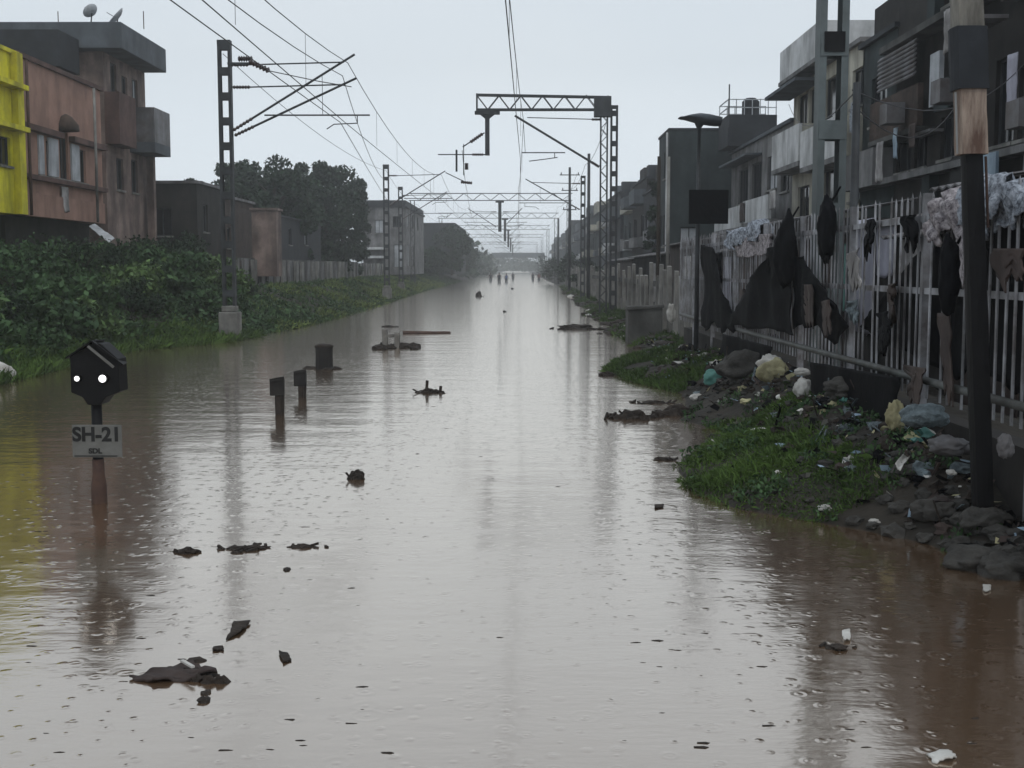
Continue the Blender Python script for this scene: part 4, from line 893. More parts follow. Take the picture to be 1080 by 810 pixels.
def text(s, loc, size, mt, parent, name, xs_=1):
    c = bpy.data.curves.new(name, 'FONT'); c.body = s; c.size = size; c.extrude = .002; c.align_x = 'CENTER'; c.align_y = 'CENTER'; c.offset = size*.035
    tmp = bpy.data.objects.new('t', c); COL.objects.link(tmp); dg = bpy.context.evaluated_depsgraph_get(); dg.update()
    me = bpy.data.meshes.new_from_object(tmp.evaluated_get(dg)); bpy.data.objects.remove(tmp)
    me.transform(Matrix.Translation(Vector(loc)-LOC[parent.name]) @ Matrix.Rotation(R(90), 4, 'X') @ Matrix.Diagonal((xs_, 1, 1, 1)))
    me.materials.clear(); me.materials.append(M[mt]); o = bpy.data.objects.new(name, me); COL.objects.link(o); o.parent = parent; return o
text('SH-21', (sxx(105), sy-.078, sz(457.5)), .165, 'letter', pl, 'lettering', 1.0)
text('SDL', (sxx(103), sy-.078, sz(474.5)), .06, 'letter', pl, 'lettering', 1.1)
mb = MB(); mb.box(sxx(81), sxx(126), sy-.079, sy-.0755, sz(480), sz(479)); mb.build('underline', 'letter', pl)

# ---------------------------------------------------------------- posts and debris in the water
def marker(px, pyt, pyb, pyw, wpx, label, kind):
    g = G(px, pyb); s = g.y/FPX; t = thing('marker_post', (g.x, g.y, 0), label, 'post', 'short posts standing in the water')
    zt = P(px, pyt, g.y).z; zm = P(px, pyw, g.y).z; wd = wpx*s
    mb = MB(); mb.box(g.x-wd/2, g.x+wd/2, g.y-.05, g.y+.03, zm, zt-.01)
    mb.bar((g.x-wd*.48, g.y-.055, zt-.03), (g.x+wd*.55, g.y-.055, zt+.01), .03, .05); mb.build('head_block', 'soot', t, bevel=.01)
    mb = MB(); mb.bar((g.x+wd*.1, g.y, -.4), (g.x+wd*.05, g.y, zm), wd*.42, .07); mb.bar((g.x+wd*.28, g.y+.02, -.4), (g.x+wd*.36, g.y+.02, zm), wd*.2, .05); mb.build('stem', 'debris', t)
marker(293, 399, 437, 417, 15, 'nearest short post with a square head standing in the flood', 0)
marker(317, 391, 419, 407, 13, 'middle short post standing in the flood', 1)
g = G(342, 389); t = thing('stump_post', (g.x, g.y, 0), 'thick dark stump standing in the flood, furthest of the three posts', 'post', 'short posts standing in the water')
mb = MB(); mb.path([(g.x, g.y, -.3), (g.x, g.y, .25), (g.x, g.y, .44)], [.19, .17, .175], 12); mb.build('stump', 'soot', t); mb = MB(); [mb.blob((g.x+dx, g.y+dy, 0), (.13, .1, .05), .5, 2, 2, int(dx*50)) for dx, dy in ((-.2, 0), (.22, -.05), (-.3, .1), (.1, -.2))]; tag(mb.build('rubbish', 'debris', t), kind='stuff'); mb = MB(); mb.smooth = True; mb.blob((g.x, g.y, .45), (.19, .19, .06), .2, 2, 2, 4); mb.build('cap', 'debris', t)
def debris(px, py, wpx, hpx, label, seed, n=14, mt='debris', name='debris_clump', upr=()):
    g = G(px, py); s = g.y/FPX; wd = wpx*s; hh = hpx*s; mb = MB(); r_ = random.Random(seed)
    mb.blob((g.x, g.y, 0), (wd*.32, max(wd*.16, .05), hh*.55), .6, 1.6, 3, seed)
    for i in range(n):
        x = g.x+r_.gauss(0, wd*.24); y = g.y+r_.gauss(0, wd*.16); q = r_.random()
        if q < .5: mb.blob((x, y, .0), (r_.uniform(.05, .16)*wd, r_.uniform(.04, .1)*wd, r_.uniform(.15, .4)*hh), .5, 2, 2, seed+i)
        else:
            a = r_.random()*math.pi; l = r_.uniform(.1, .3)*wd; mb.bar((x-math.cos(a)*l/2, y-math.sin(a)*l/2, 0), (x+math.cos(a)*l/2, y+math.sin(a)*l/2, r_.uniform(0, .5)*hh), .012+.02*wd)
    for dx, h2, w2 in upr: mb.bar((g.x+dx*wd, g.y, -.05), (g.x+dx*wd+.02, g.y, h2*s), w2*s)
    o = mb.build(name, mt); return tag(o, label, 'debris', 'debris floating on the flood')
debris(453, 414, 30, 8, 'small floating twig clump with an upright stick in mid water', 3, upr=((-.12, 13, 3), (.36, 7, 3)))
debris(376, 505, 26, 16, 'lone dark lump poking out of the water in mid frame', 5, 4)
debris(198, 583, 36, 9, 'black flat lump right of the signal, upstream of the litter pile', 7, 4)
debris(262, 579, 54, 8, 'long thin strip of floating twigs right of the black flat lump', 9, 26)
debris(318, 577, 34, 6, 'scattered bits of twig right of the thin strip', 11, 10)
debris(303, 601, 10, 4, 'tiny dark chip below the scattered twig bits', 12, 2)
debris(609, 347, 60, 9, 'long dark mat of rubbish off the right bank', 15, 20)
debris(660, 352, 52, 8, 'dark mat of rubbish touching the right bank', 16, 20)
debris(668, 441, 52, 16, 'dark rubbish pile on the spit of the right bank', 17, 26)
debris(712, 437, 60, 18, 'dark rubbish pile at the root of the right bank spit', 18, 26)
debris(640, 396, 22, 8, 'dark tuft at the tip of the green patch', 19, 8)
debris(700, 485, 30, 6, 'scattered dark bits off the near right bank', 20, 8)
debris(740, 496, 34, 14, 'dark clump on the near right bank corner', 21, 16)
debris(628, 316, 46, 8, 'far dark mat of rubbish at the foot of the right fence', 22, 16)
debris(505, 313, 10, 9, 'distant dark stump in the middle of the flood', 23, 3)
debris(532, 329, 5, 3, 'distant small dark lump in mid flood', 24, 2)
debris(883, 684, 34, 8, 'dark plank piece floating near the bottom right', 25, 2)
debris(540, 305, 5, 3, 'tiny far lump below the wading people', 27, 2)
debris(410, 345, 24, 3, 'thin dark strip beyond the debris island', 28, 5)
debris(690, 425, 40, 6, 'low rubbish strip between the green patch and the spit', 29, 14)
# debris island with broken concrete
g = G(413, 367); s = g.y/FPX
t = thing('broken_block', (g.x, g.y, 0), 'broken concrete block on a little island of debris left of mid water', 'debris')
mb = MB(); mb.bar((g.x-.15, g.y, -.1), (g.x-.17, g.y, .48), .13, .2); mb.bar((g.x+.13, g.y, -.1), (g.x+.15, g.y, .40), .13, .2); mb.bar((g.x-.2, g.y+.01, .3), (g.x+.2, g.y+.01, .32), .16, .08); mb.build('concrete_block', 'stone_pale', t, bevel=.02)
mb = MB(); r_ = random.Random(3)
for i in range(30): mb.blob((g.x+r_.gauss(0, .3), g.y+r_.gauss(0, .22), .02), (r_.uniform(.05, .2), r_.uniform(.05, .14), r_.uniform(.03, .12)), .5, 2, 2, i)
tag(mb.build('rubbish', 'debris', t), kind='stuff')
a = G(425, 352); b = G(475, 351.5); mb = MB(); mb.tube(a+Vector((0, 0, .04)), b+Vector((0, 0, .01)), .05); o = mb.build('floating_pole', 'rust'); tag(o, 'long reddish pole lying on the water behind the broken block', 'pole')
# litter pile lower left
g = G(200, 712); t = thing('litter_pile', (g.x, g.y, 0), 'torn pale and dark sacking afloat at the lower left', 'debris')
mb = MB(); mb.sheet(G(136, 716)+Vector((0, 0, .02)), G(205, 703)+Vector((0, 0, .03)), G(228, 716)+Vector((0, 0, .03)), G(160, 722)+Vector((0, 0, .02)), 20, 8, .035, seed=3, hem=.08, freq=9); mb.build('torn_sack', 'sheet_brown', t, smooth=True)
mb = MB(); r_ = random.Random(8)
for i in range(16): c = G(r_.gauss(214, 9), r_.gauss(713, 7)); mb.blob(c, (r_.uniform(.02, .06), r_.uniform(.02, .05), r_.uniform(.01, .035)), .6, 2, 2, i)
tag(mb.build('rubbish', 'debris', t), kind='stuff')
mb = MB(); mb.bar(G(192, 709)+Vector((0, 0, .06)), G(204, 716)+Vector((0, 0, .06)), .018, .01); mb.build('stick', 'bag_white', t)
def leaf_flat(pts, label, mt, seed):
    mb = MB(); q = [G(*p)+Vector((0, 0, .015)) for p in pts]; mb.sheet(*q, 8, 6, .012, seed=seed, thick=.008, hem=.03, freq=12); o = mb.build('scrap', mt, smooth=True); tag(o, label, 'scrap', 'flat scraps floating on the water')
leaf_flat([(246, 658), (264, 657), (260, 664), (240, 676)], 'dark curved scrap above the torn sacking', 'debris', 1)
leaf_flat([(225, 684), (236, 683), (235, 687), (226, 688)], 'tiny dark scrap directly above the torn sacking', 'debris', 2)
leaf_flat([(294, 689), (304, 691), (307, 698), (298, 700)], 'brown scrap right of the torn sacking', 'debris', 3)
leaf_flat([(978, 797), (1000, 794), (1010, 802), (984, 805)], 'pale scrap at the bottom right corner', 'bag_white', 4)
leaf_flat([(888, 668), (896, 664), (897, 676), (890, 678)], 'white scrap beside the floating plank piece', 'bag_white', 5)
leaf_flat([(1036, 620), (1045, 619), (1045, 624), (1038, 625)], 'white speck of litter off the near right bank', 'bag_white', 6)
leaf_flat([(690, 534), (700, 533), (699, 536), (691, 537)], 'small dark scrap in mid water', 'debris', 7)
r_ = random.Random(5); mb = MB()
for i in range(90):
    px = r_.uniform(10, 1070); py = 420+380*r_.random()**1.3
    if px > 760 and py < 600: continue
    c = G(px, py); q = r_.uniform(.006, .016); mb.blob(c, (q*2.2, q*.7, q*.25), .7, 2, 1, i)
o = mb.build('floating_specks', 'debris'); tag(o, 'tiny dark specks of litter spread over the water', kind='stuff')
g = G(2, 402); mb = MB(); mb.smooth = True; mb.blob((g.x-.05, g.y, .12), (.28, .25, .2), .4, 2, 3, 7); o = mb.build('sack', 'bag_white'); tag(o, 'white sack in the water at the left edge of the photo', 'sack')

# ---------------------------------------------------------------- rubbish on the right bank
def bag(px, py, z, wpx, hpx, mt, label, seed, name='plastic_bag', amp=.3):
    g = G(px, py, z)
    if g.x > 3.3: g = FX(px, py, 3.3)
    s = g.y/FPX; mb = MB(); g.z = max(hgt(g.x, g.y)+hpx*s*.3, g.z if g.x > 3.2 else 0)
    mb.blob(g, (wpx*s/2, wpx*s*.4, hpx*s/2), amp, 1.7, 4, seed); mb.blob(g+Vector((wpx*s*.3, -.02, -hpx*s*.15)), (wpx*s*.25, wpx*s*.2, hpx*s*.3), amp, 2.5, 3, seed+5); o = mb.build(name, mt, smooth=True); tag(o, label, 'bag', 'bags and litter dumped on the right bank')
bag(816, 406, .45, 34, 26, 'bag_yellow', 'yellowish crumpled bag under the pipe rail', 1); bag(812, 384, .5, 26, 20, 'bag_white', 'white crumpled bag on top of the yellowish bag', 2, amp=.4)
bag(847, 410, .45, 20, 22, 'bag_white', 'round white bag right of the yellowish bag', 3, amp=.25); bag(846, 392, .6, 16, 8, 'bag_white', 'flat white scrap above the round white bag', 4)
bag(944, 440, .45, 18, 34, 'bag_yellow', 'tall yellowish torn bag under the fence pickets', 5, amp=.4); bag(975, 438, .5, 46, 26, 'sack_grey', 'large blue-grey sack pile right of the tall torn bag', 6)
bag(1000, 470, .45, 44, 20, 'corrugated', 'grey sack on the rubble near the tall patchy post', 7); bag(752, 400, .3, 20, 18, 'sheet_teal', 'teal plastic scrap at the edge of the green patch', 8)
bag(735, 412, .2, 14, 8, 'bag_white', 'small pale litter scrap on the green patch', 9); bag(800, 446, .3, 18, 7, 'bag_white', 'flat pale litter on the soil above the grass', 10)
bag(820, 500, .2, 8, 5, 'bag_white', 'tiny pale litter in the near grass', 11); bag(870, 522, .2, 14, 7, 'bag_white', 'pale litter at the middle of the near grass', 12); bag(922, 552, .05, 12, 5, 'bag_white', 'white litter at the near water edge', 13)
bag(934, 478, .4, 10, 7, 'bag_white', 'small white litter beside the white strip', 14); bag(1060, 470, .5, 16, 26, 'corrugated', 'grey bag hanging low at the right edge', 15); bag(1003, 498, .4, 10, 6, 'bag_white', 'white litter left of the tall patchy post', 16)
bag(708, 330, .2, 9, 20, 'bag_white', 'white bag against the pale-topped pole', 17)
g = G(682, 362); mb = MB(); mb.box(g.x-.5, g.x+.42, g.y, g.y+.9, -.2, .98); mb.bar((g.x-.55, g.y-.03, .93), (g.x+.46, g.y-.03, 1.0), .08, .1); o = mb.build('concrete_block', 'concrete_dark', bevel=.03); tag(o, 'square dark concrete block at the water edge by the end of the concrete fence', 'block')
mb = MB(); mb.sheet(G(944, 492, .45)+Vector((0, 0, .02)), G(968, 466, .45)+Vector((0, 0, .08)), G(972, 472, .45)+Vector((0, 0, .08)), G(950, 496, .45), 8, 6, .03, seed=5, freq=8); o = mb.build('plastic_strip', 'bag_white', smooth=True); tag(o, 'white plastic strip lying tilted above the near grass', 'litter')
for i, (px, py, z, wpx, hpx, lb) in enumerate(((790, 404, .35, 60, 34, 'grey boulder left of the yellowish bag'), (895, 446, .4, 50, 22, 'rounded grey boulder below the black hanging sheet'), (1030, 560, .25, 60, 30, 'dark boulder in the rubble below the tall patchy post'), (985, 545, .15, 46, 24, 'dark boulder at the left end of the rubble'), (1060, 590, .1, 60, 30, 'wet dark boulder at the right edge water line'), (1040, 520, .4, 50, 30, 'boulder at the foot of the tall patchy post'))):
    g = G(px, py, z); s = g.y/FPX; mb = MB(); g.z = max(0, hgt(g.x, g.y))+hpx*s*.2; mb.blob(g, (wpx*s/2, wpx*s*.4, hpx*s/2), .45, 1.4, 4, i+3); o = mb.build('boulder', 'stone', smooth=True); tag(o, lb, 'boulder', 'boulders on the right bank')
# rubble and litter (uncountable)
mb = MB(); r_ = random.Random(21)
for i in range(900):
    y = 7.2+28*r_.random()**1.5; xr_ = float(li(RE, y)); x = xr_+(XF-.1-xr_)*(r_.random()**(.6 if y > 10 else 1.0))
    if 9.6 < y < 14 and r_.random() < .8 and x < 2.9: continue
    q = r_.uniform(.015, .075)*(1.3 if y < 9.8 else 1); mb.blob((x, y, hgt(x, y)+q*.2), (q, q*r_.uniform(.6, 1), q*.6), .6, 2, 1 if y > 15 else 2, i)
o = mb.build('rubble', 'stone', smooth=False); tag(o, 'dark broken stone and rubble strewn over the right bank', kind='stuff')
mb = MB()
for i in range(900):
    y = 7.6+24*r_.random(); xr_ = float(li(RE, y)); x = xr_+(XF-.05-xr_)*r_.random()**.35
    a = Vector((x, y, hgt(x, y)+r_.uniform(.01, .06))); q = r_.uniform(.02, .07); d = Vector((r_.gauss(0, 1), r_.gauss(0, 1), r_.gauss(0, .5))).normalized()*q; e = Vector((r_.gauss(0, 1), r_.gauss(0, 1), r_.gauss(0, .6))).normalized()*q*.6
    mb.mi = r_.choice([0, 1, 1, 1, 3, 3, 3, 2, 4]); mb.add([a-d-e, a+d-e*.6, a+d*.7+e, a-d*.8+e*1.2], [(0, 1, 2, 3)])
o = mb.build('litter', ['bag_white', 'sheet_brown', 'sheet_blue', 'black_plastic', 'bag_yellow']); tag(o, 'small paper and plastic litter strewn under the picket fence', kind='stuff')

mb = MB(); r_ = random.Random(99); mb.smooth = False
for i in range(420):
    y = 8.6+17*r_.random(); x = 3.5-abs(r_.gauss(0, .33))
    if x < 2.4: continue
    q = r_.uniform(.02, .085); mb.mi = r_.choices([0, 1, 2, 3, 4, 5, 6], [1, 5, 2, 8, 1, 1, 8])[0]
    mb.blob((x, y, hgt(x, y)+q*.3), (q, q*r_.uniform(.5, 1.2), q*r_.uniform(.4, .9)), .9, 2.4, 2, i)
for i in range(160):
    y = 8.6+17*r_.random(); x = 3.5-abs(r_.gauss(0, .4)); z = hgt(x, y)
    d = Vector((r_.gauss(0, 1), r_.gauss(0, 1), r_.uniform(0, .8))).normalized()*r_.uniform(.08, .3); mb.mi = r_.choice([1, 3, 6, 2]); mb.bar((x, y, z), Vector((x, y, z+.02))+d, r_.uniform(.008, .03), .006)
o = mb.build('litter_heap', ['bag_white', 'sheet_brown', 'sack_grey', 'black_plastic', 'bag_yellow', 'sheet_teal', 'debris']); tag(o, 'tangled heap of torn plastic, rags and sticks along the foot of the picket fence', kind='stuff')
r_ = random.Random(4)
rl = ['black torn rag on the fence top just right of the street lamp', 'brown rag on the middle rail beside the narrow black sheet', 'dark rag on the fence top between the speckled cloth and the longer black bag', 'grey rag on the middle rail right of the shorter black bag', 'black rag on the fence top just right of the thin dark pole', 'brown rag on the middle rail at the pale lilac curtain', 'dark torn sheet on the fence top at the middle of the open pickets', 'small grey rag on the top rail left of the pale bundle']
for i, (px, py, w_, h_, mt_) in enumerate(((752, 268, 8, 26, 'black_plastic'), (779, 306, 7, 22, 'sheet_brown'), (808, 262, 9, 24, 'black_plastic'), (893, 318, 9, 22, 'sack_grey'), (910, 232, 10, 40, 'black_plastic'), (934, 300, 10, 30, 'sheet_brown'), (953, 228, 14, 36, 'black_plastic'), (978, 226, 12, 26, 'sack_grey'))):
    tarp([(px, py), (px+w_, py-2), (px+w_*.9, py+h_), (px+w_*.2, py+h_*.85)], 3.5, mt_, rl[i], seed=50+i, hem=.35, wr=.07, nx=8, nz=12, name='rag')

# ---------------------------------------------------------------- vegetation
def scatter_ground(n, fn):
    out = []
    while len(out) < n:
        p = fn()
        if p is not None: out.append(p)
    return np.array(out)
def g1():
    y = random.uniform(9.6, 15.4); xr_ = float(li(RE, y)); x = xr_+random.random()**1.2*1.5 - .05
    d = noise.noise(Vector((x*1.4, y*1.1, 4)))
    e_ = min((x-xr_+.05)*2.2, (y-9.4)*1.2, (16-y)*.5, (3.5-x)*1.2)
    if random.random() > e_*1.1+d*1.3+.1: return None
    z = hgt(x, y)
    return (x, y, max(z, 0)-.01) if z > -.03 else None
def g1b():
    y = random.uniform(8.6, 17.5); x = random.uniform(1.6, 3.4); z = hgt(x, y)
    if noise.noise(Vector((x*2, y*1.6, 14))) < .12 or z < -.02: return None
    return (x, y, z)
C = scatter_ground(2600, g1b); C[:, 2] += rng.random(len(C))*.1; V, Fq = leaves(C, .05, .5, 1); o = npmesh('weeds', V, Fq, 'leaf_mid', base=(2.6, 12, 0)); tag(o, 'small broad-leaved weeds among the rubbish on the right bank', kind='stuff')
C = scatter_ground(15000, g1); hh_ = np.array([.10+.10*noise.noise(Vector((p[0]*1.5, p[1]*1.5, 30))) for p in C]); V, Fq = blades(C, np.clip(hh_, .04, .25), .006, .8); o = npmesh('grass', V, Fq, 'grass_bright', base=(2.4, 12, 0)); tag(o, 'bright green grass on the near right bank', kind='stuff')
def g2():
    y = random.uniform(19.8, 28); xr_ = float(li(RE, y)); x = xr_+random.random()*1.4-.05
    z = hgt(x, y)
    if noise.noise(Vector((x*1.4, y*.8, 9))) < -.2: return None
    return (x, y, max(z, 0)-.01) if z > -.03 else None
C = scatter_ground(14000, g2); V, Fq = blades(C, .15, .01); o = npmesh('grass', V, Fq, 'grass', base=(2.4, 24, 0)); tag(o, 'green patch of grass by the lamp pole mud', kind='stuff')
def g3():
    y = 16+random.random()**1.5*170; xl_ = float(li(LE, y)); x = xl_+.25-random.random()**1.3*4.6
    return (x, y, max(hgt(x, y), 0)-.03)
def g4():
    y = 33+random.random()**1.3*110; xl_ = float(li(LE, y)); x = xl_+.2-random.random()**1.2*4.0
    if noise.noise(Vector((x*.6, y*.22, 21))) < .05: return None
    return (x, y, max(hgt(x, y), 0)-.03)
C = scatter_ground(16000, g4); V, Fq = blades(C, .22+.002*C[:, 1], .022, .6); o = npmesh('grass', V, Fq, 'grass_pale', base=(-10, 60, 0)); tag(o, 'pale yellow-green tall grass in patches on the left bank', kind='stuff')
C = scatter_ground(30000, g3); V, Fq = blades(C, .15+.0015*C[:, 1], .02, .6); o = npmesh('grass', V, Fq, 'grass', base=(-10, 60, 0)); tag(o, 'long grass on the left bank', kind='stuff')
def g5():
    y = 18+random.random()*30; xl_ = float(li(LE, y)); x = xl_+.2-random.random()*5.5
    c = noise.noise(Vector((x*.8, y*.5, 40)))
    return (x, y, max(hgt(x, y), 0)+max(0, .25+c*.7)*random.random()*min(1, (xl_-x+.4)))
def g6():
    y = 16+random.random()*20; xl_ = float(li(LE, y)); x = xl_+.45-random.random()**1.2*1.5
    return (x, y, max(hgt(x, y), 0)-.02)
C = scatter_ground(14000, g6); V, Fq = blades(C, .34, .014, .6); o = npmesh('grass', V, Fq, 'grass_bright', base=(-10, 26, 0)); tag(o, 'brighter grass verge at the near left waterline', kind='stuff')
def g7():
    y = 29+random.random()**1.3*100; xr_ = float(li(RE, y)); x = xr_-.1+random.random()*1.1
    if noise.noise(Vector((x*.7, y*.25, 61))) < -.12: return None
    return (x, y, max(hgt(x, y), 0)-.02)
C = scatter_ground(9000, g7); V, Fq = blades(C, .16+.002*C[:, 1], .016, .7); o = npmesh('grass', V, Fq, 'grass', base=(4, 60, 0)); tag(o, 'dark ragged weeds along the foot of the far right fence', kind='stuff')
mb = MB(); r_ = random.Random(123)
for i in range(260):
    y = 29+95*r_.random()**1.3; xr_ = float(li(RE, y)); x = xr_-.15+r_.random()*.9; q = r_.uniform(.06, .22)+.001*y; mb.mi = r_.choices([0, 1, 2, 3], [8, 5, 2, 1])[0]
    mb.blob((x, y, max(hgt(x, y), 0)), (q, q, q*.55), .6, 2, 1, i)
o = mb.build('rubbish_strip', ['debris', 'stone', 'sheet_brown', 'bag_white']); tag(o, 'broken strip of rubble and rubbish along the far right fence', kind='stuff')
C = scatter_ground(30000, g5); V, Fq = leaves(C, .085+.14*rng.random(len(C))**2, .6, .5); o = npmesh('creeper', V, Fq, 'leaf_mid', base=(-10, 34, 0)); tag(o, 'dense leafy creeper covering the near left slope', kind='stuff')
C = scatter_ground(26000, g3); C[:, 2] += rng.random(len(C))*.18; V, Fq = leaves(C, .07+.0012*C[:, 1], .6); o = npmesh('undergrowth', V, Fq, 'leaf_mid', base=(-10, 60, 0)); tag(o, 'low leafy undergrowth covering the left bank', kind='stuff')

def bush(x, y, r, h, n, label, mt, leaf=.13, name='bush', group='bushes on the left bank'):
    z = max(hgt(x, y), 0); t = thing(name, (x, y, z), label, 'bush', group)
    mb = MB(); r_ = random.Random(int(x*100+y)); cl = []
    for i in range(7):
        a = r_.random()*6.28; q = Vector((x+math.cos(a)*r*r_.uniform(.2, .8), y+math.sin(a)*r*r_.uniform(.2, .8), z+h*r_.uniform(.45, .95)))
        mb.path([(x+math.cos(a)*.08, y+math.sin(a)*.08, z-.1), (x+(q.x-x)*.4, y+(q.y-y)*.4, z+(q.z-z)*.6), q], .03, 5, .008); cl.append(q)
    mb.build('stem', 'bark', t)
    for i in range(14): a = r_.random()*6.28; rr = r*math.sqrt(r_.random()); cl.append(Vector((x+math.cos(a)*rr, y+math.sin(a)*rr, z+h*(.15+.75*r_.random()*(1-.5*rr/r)))))
    cl = np.array(cl); idx = rng.integers(0, len(cl), n); dr = rng.normal(size=(n, 3)); dr /= np.linalg.norm(dr, axis=1)[:, None]
    C = cl[idx]+dr*(rng.random(n)**.5)[:, None]*np.array([.38, .38, .3])*r; V, Fq = leaves(C, leaf, .55); npmesh('foliage', V, Fq, mt, t)
bl = [(-10.6, 26.0, .8, .8), (-10.8, 30.0, .9, .9), (-10.4, 33.2, .8, .8), (-9.6, 36.2, .8, .9), (-9.4, 40, .8, 1.0), (-11.0, 24, 1.0, 1.0), (-12.2, 27, 1.3, 1.0), (-11.4, 31, 1.2, 1.2), (-13.2, 32, 1.5, .8), (-11.0, 34.5, 1.2, 1.5), (-12.8, 36, 1.5, .9), (-10.6, 38, 1.2, 1.4), (-12.2, 40.5, 1.5, 1.1), (-10.6, 43, 1.1, 1.4), (-12.3, 44.5, 1.3, 1.4), (-13.8, 40, 1.3, .6), (-14.2, 36, 1.2, .5), (-14.0, 44.5, 1.3, 1.3), (-13.6, 48.5, 1.2, 2.8), (-11.2, 28.2, 1.1, 1.0), (-14.0, 52, 1.2, 3.2), (-11.2, 47.5, 1.0, 1.1)]
bw = ['lowest bush at the water edge left of the signal head', 'low bush at the water directly behind the signal head', 'low bush at the water edge right of the signal head', 'low bush at the water between the signal and the nearest mast', 'low bush behind the concrete foot of the nearest mast', 'leftmost bush, lowest on the left bank', 'bush on the slope under the yellow house', 'bush at the foot of the slope under the yellow house', 'bush high on the slope under the yellow house', 'leafy bush at the water under the pink house', 'bush halfway up the slope under the pink house', 'bush behind the one at the water under the pink house', 'bush below the loose tin sheet', 'bush left of the nearest mast foundation', 'tall bush left of the concrete plank fence end', 'bush directly under the pink house wall', 'bush directly under the yellow house wall', 'tall dark bush in front of the brown house', 'tall dark bush right of the brown house balcony', 'small bush behind the leftmost bush', 'tall dark bush in front of the low tin-roofed shed', 'low bush behind the nearest mast']
for i, ((x, y, r, h), lb) in enumerate(zip(bl, bw)): bush(x, y, r, h*(.7+.3*((i*7) % 3)/2)*(1 if y > 46 or i < 5 else .9), 1900+300*(i % 4), lb, ('leaf_mid', 'leaf_light', 'leaf_dark', 'leaf_mid')[i % 4] if y < 44 else 'leaf_dark', leaf=(.13, .2, .1, .16)[(i*3) % 4])
def tree(x, y, z, H, r, n, label, mt='leaf_dark', leaf=.3, group='trees behind the left concrete fence', low=.08):
    t = thing('tree', (x, y, z), label, 'tree', group); r_ = random.Random(int(abs(x)*37+y)); mb = MB(); cl = []
    top = Vector((x+r_.uniform(-.4, .4), y, z+H*.8)); mb.path([(x, y, z-.2), (x+.1, y, z+H*.3), top.lerp(Vector((x, y, z+H*.3)), .4), top], [H*.028, H*.022, H*.014, H*.005], 9)
    for i in range(9):
        a = r_.random()*6.28; b0 = Vector((x, y, z+H*r_.uniform(.25, .6))); e = Vector((x+math.cos(a)*r*r_.uniform(.5, .85), y+math.sin(a)*r*r_.uniform(.5, .85), z+H*r_.uniform(low+.15, .85)))
        mb.path([b0, b0.lerp(e, .5)+Vector((0, 0, .3)), e], H*.011, 6, H*.003); cl.append((e, r*.34))
    mb.build('trunk', 'bark', t)
    for i in range(38):
        a = r_.random()*6.28; v = r_.uniform(low, 1); rr = r*math.sqrt(r_.random())*math.sin(math.pi*min(.95, max(.12, (v-low*.6)/(1.1-low*.6))))**.6
        cl.append((Vector((x+math.cos(a)*rr, y+math.sin(a)*rr, z+H*(v-.06))), r*r_.uniform(.18, .36)))
    c = np.array([q[0][:] for q in cl]); s = np.array([q[1] for q in cl]); idx = rng.integers(0, len(c), n); d = rng.normal(size=(n, 3)); d /= np.linalg.norm(d, axis=1)[:, None]
    C = c[idx]+d*(s[idx]*rng.random(n)**.4)[:, None]*np.array([1, 1, .8]); V, Fq = leaves(C, leaf, .6); npmesh('crown', V, Fq, mt, t)
def tz(px, py, Y): return P(px, py, Y)
for px, Yt, pyt, r, lb, lf_ in ((222, 76, 200, 1.6, 'small thin tree behind the nearest mast', .25), (262, 84, 170, 2.6, 'round tree left in the tree group', .3), (288, 80, 157, 2.9, 'tallest rounded tree of the group, left of the antenna rod', .3), (322, 90, 172, 2.6, 'tree in the middle of the group', .3), (342, 94, 170, 2.8, 'broad tree right in the group', .32), (360, 100, 184, 2.3, 'tree at the right end of the group beside the grey house', .3), (250, 95, 190, 3, 'tree behind the left of the group', .3), (196, 70, 190, 1.3, 'slim tree above the low tin-roofed shed', .25)):
    p = P(px, pyt, Yt); tree(p.x, Yt, 1.3, (p.z-1.3)*1.03, r*1.08, 12500, lb, leaf=lf_)
for px, Yt, pyt, r, lb in ((476, 160, 240, 2.6, 'tree overhanging the bank beyond the dark flat building'), (484, 205, 256, 3, 'hazy tree behind the overhanging one'), (452, 150, 262, 2.4, 'low tree at the water in front of the dark flat building')):
    p = P(px, pyt, Yt); tree(p.x, Yt, 1.3, (p.z-1.3)*1.03, r, 4500, lb, leaf=.4, low=.15, group='trees further along the left bank')
p = P(693, 180, 62); tree(p.x+.2, 62, .2, p.z-.2, .9, 3500, 'slim dark tree left of the dark green-grey block', leaf=.2, low=.35, group='trees on the right bank')
for i, (px, Yt, h_, r) in enumerate(((604, 118, 3.2, 1.6), (622, 96, 2.2, 1.2), (592, 160, 3.5, 2), (580, 240, 4, 3))):
    p = P(px, 290, Yt); bush(p.x, Yt, r, h_, 1800, ['dark shrub at the foot of the electric pole', 'low dark shrub by the far concrete fence', 'hazy shrub right of the open water', 'faint shrub at the far end of the right bank'][i], 'leaf_dark', .3, group='shrubs on the far right bank')
# far treeline
cs = []
for i in range(150):
    x = rng.uniform(-60, 10); y = rng.uniform(430, 640); h = rng.uniform(4, 8) if x < 2 else rng.uniform(2, 4)
    for k in range(60): cs.append((x+rng.normal()*2.2, y+rng.normal()*2.2, 1+rng.random()*h*(.85+.2*rng.random())))
for i in range(40):
    x = rng.uniform(-16, -9); y = rng.uniform(215, 420); h = rng.uniform(3, 7)
    for k in range(70): cs.append((x+rng.normal()*1.4, y+rng.normal()*1.6, .4+rng.random()*h))
V, Fq = leaves(np.array(cs), 1.3, .7); o = npmesh('treeline', V, Fq, 'leaf_dark', base=(0, 400, 0)); tag(o, 'hazy blue-grey line of trees closing the end of the flooded line', kind='stuff')
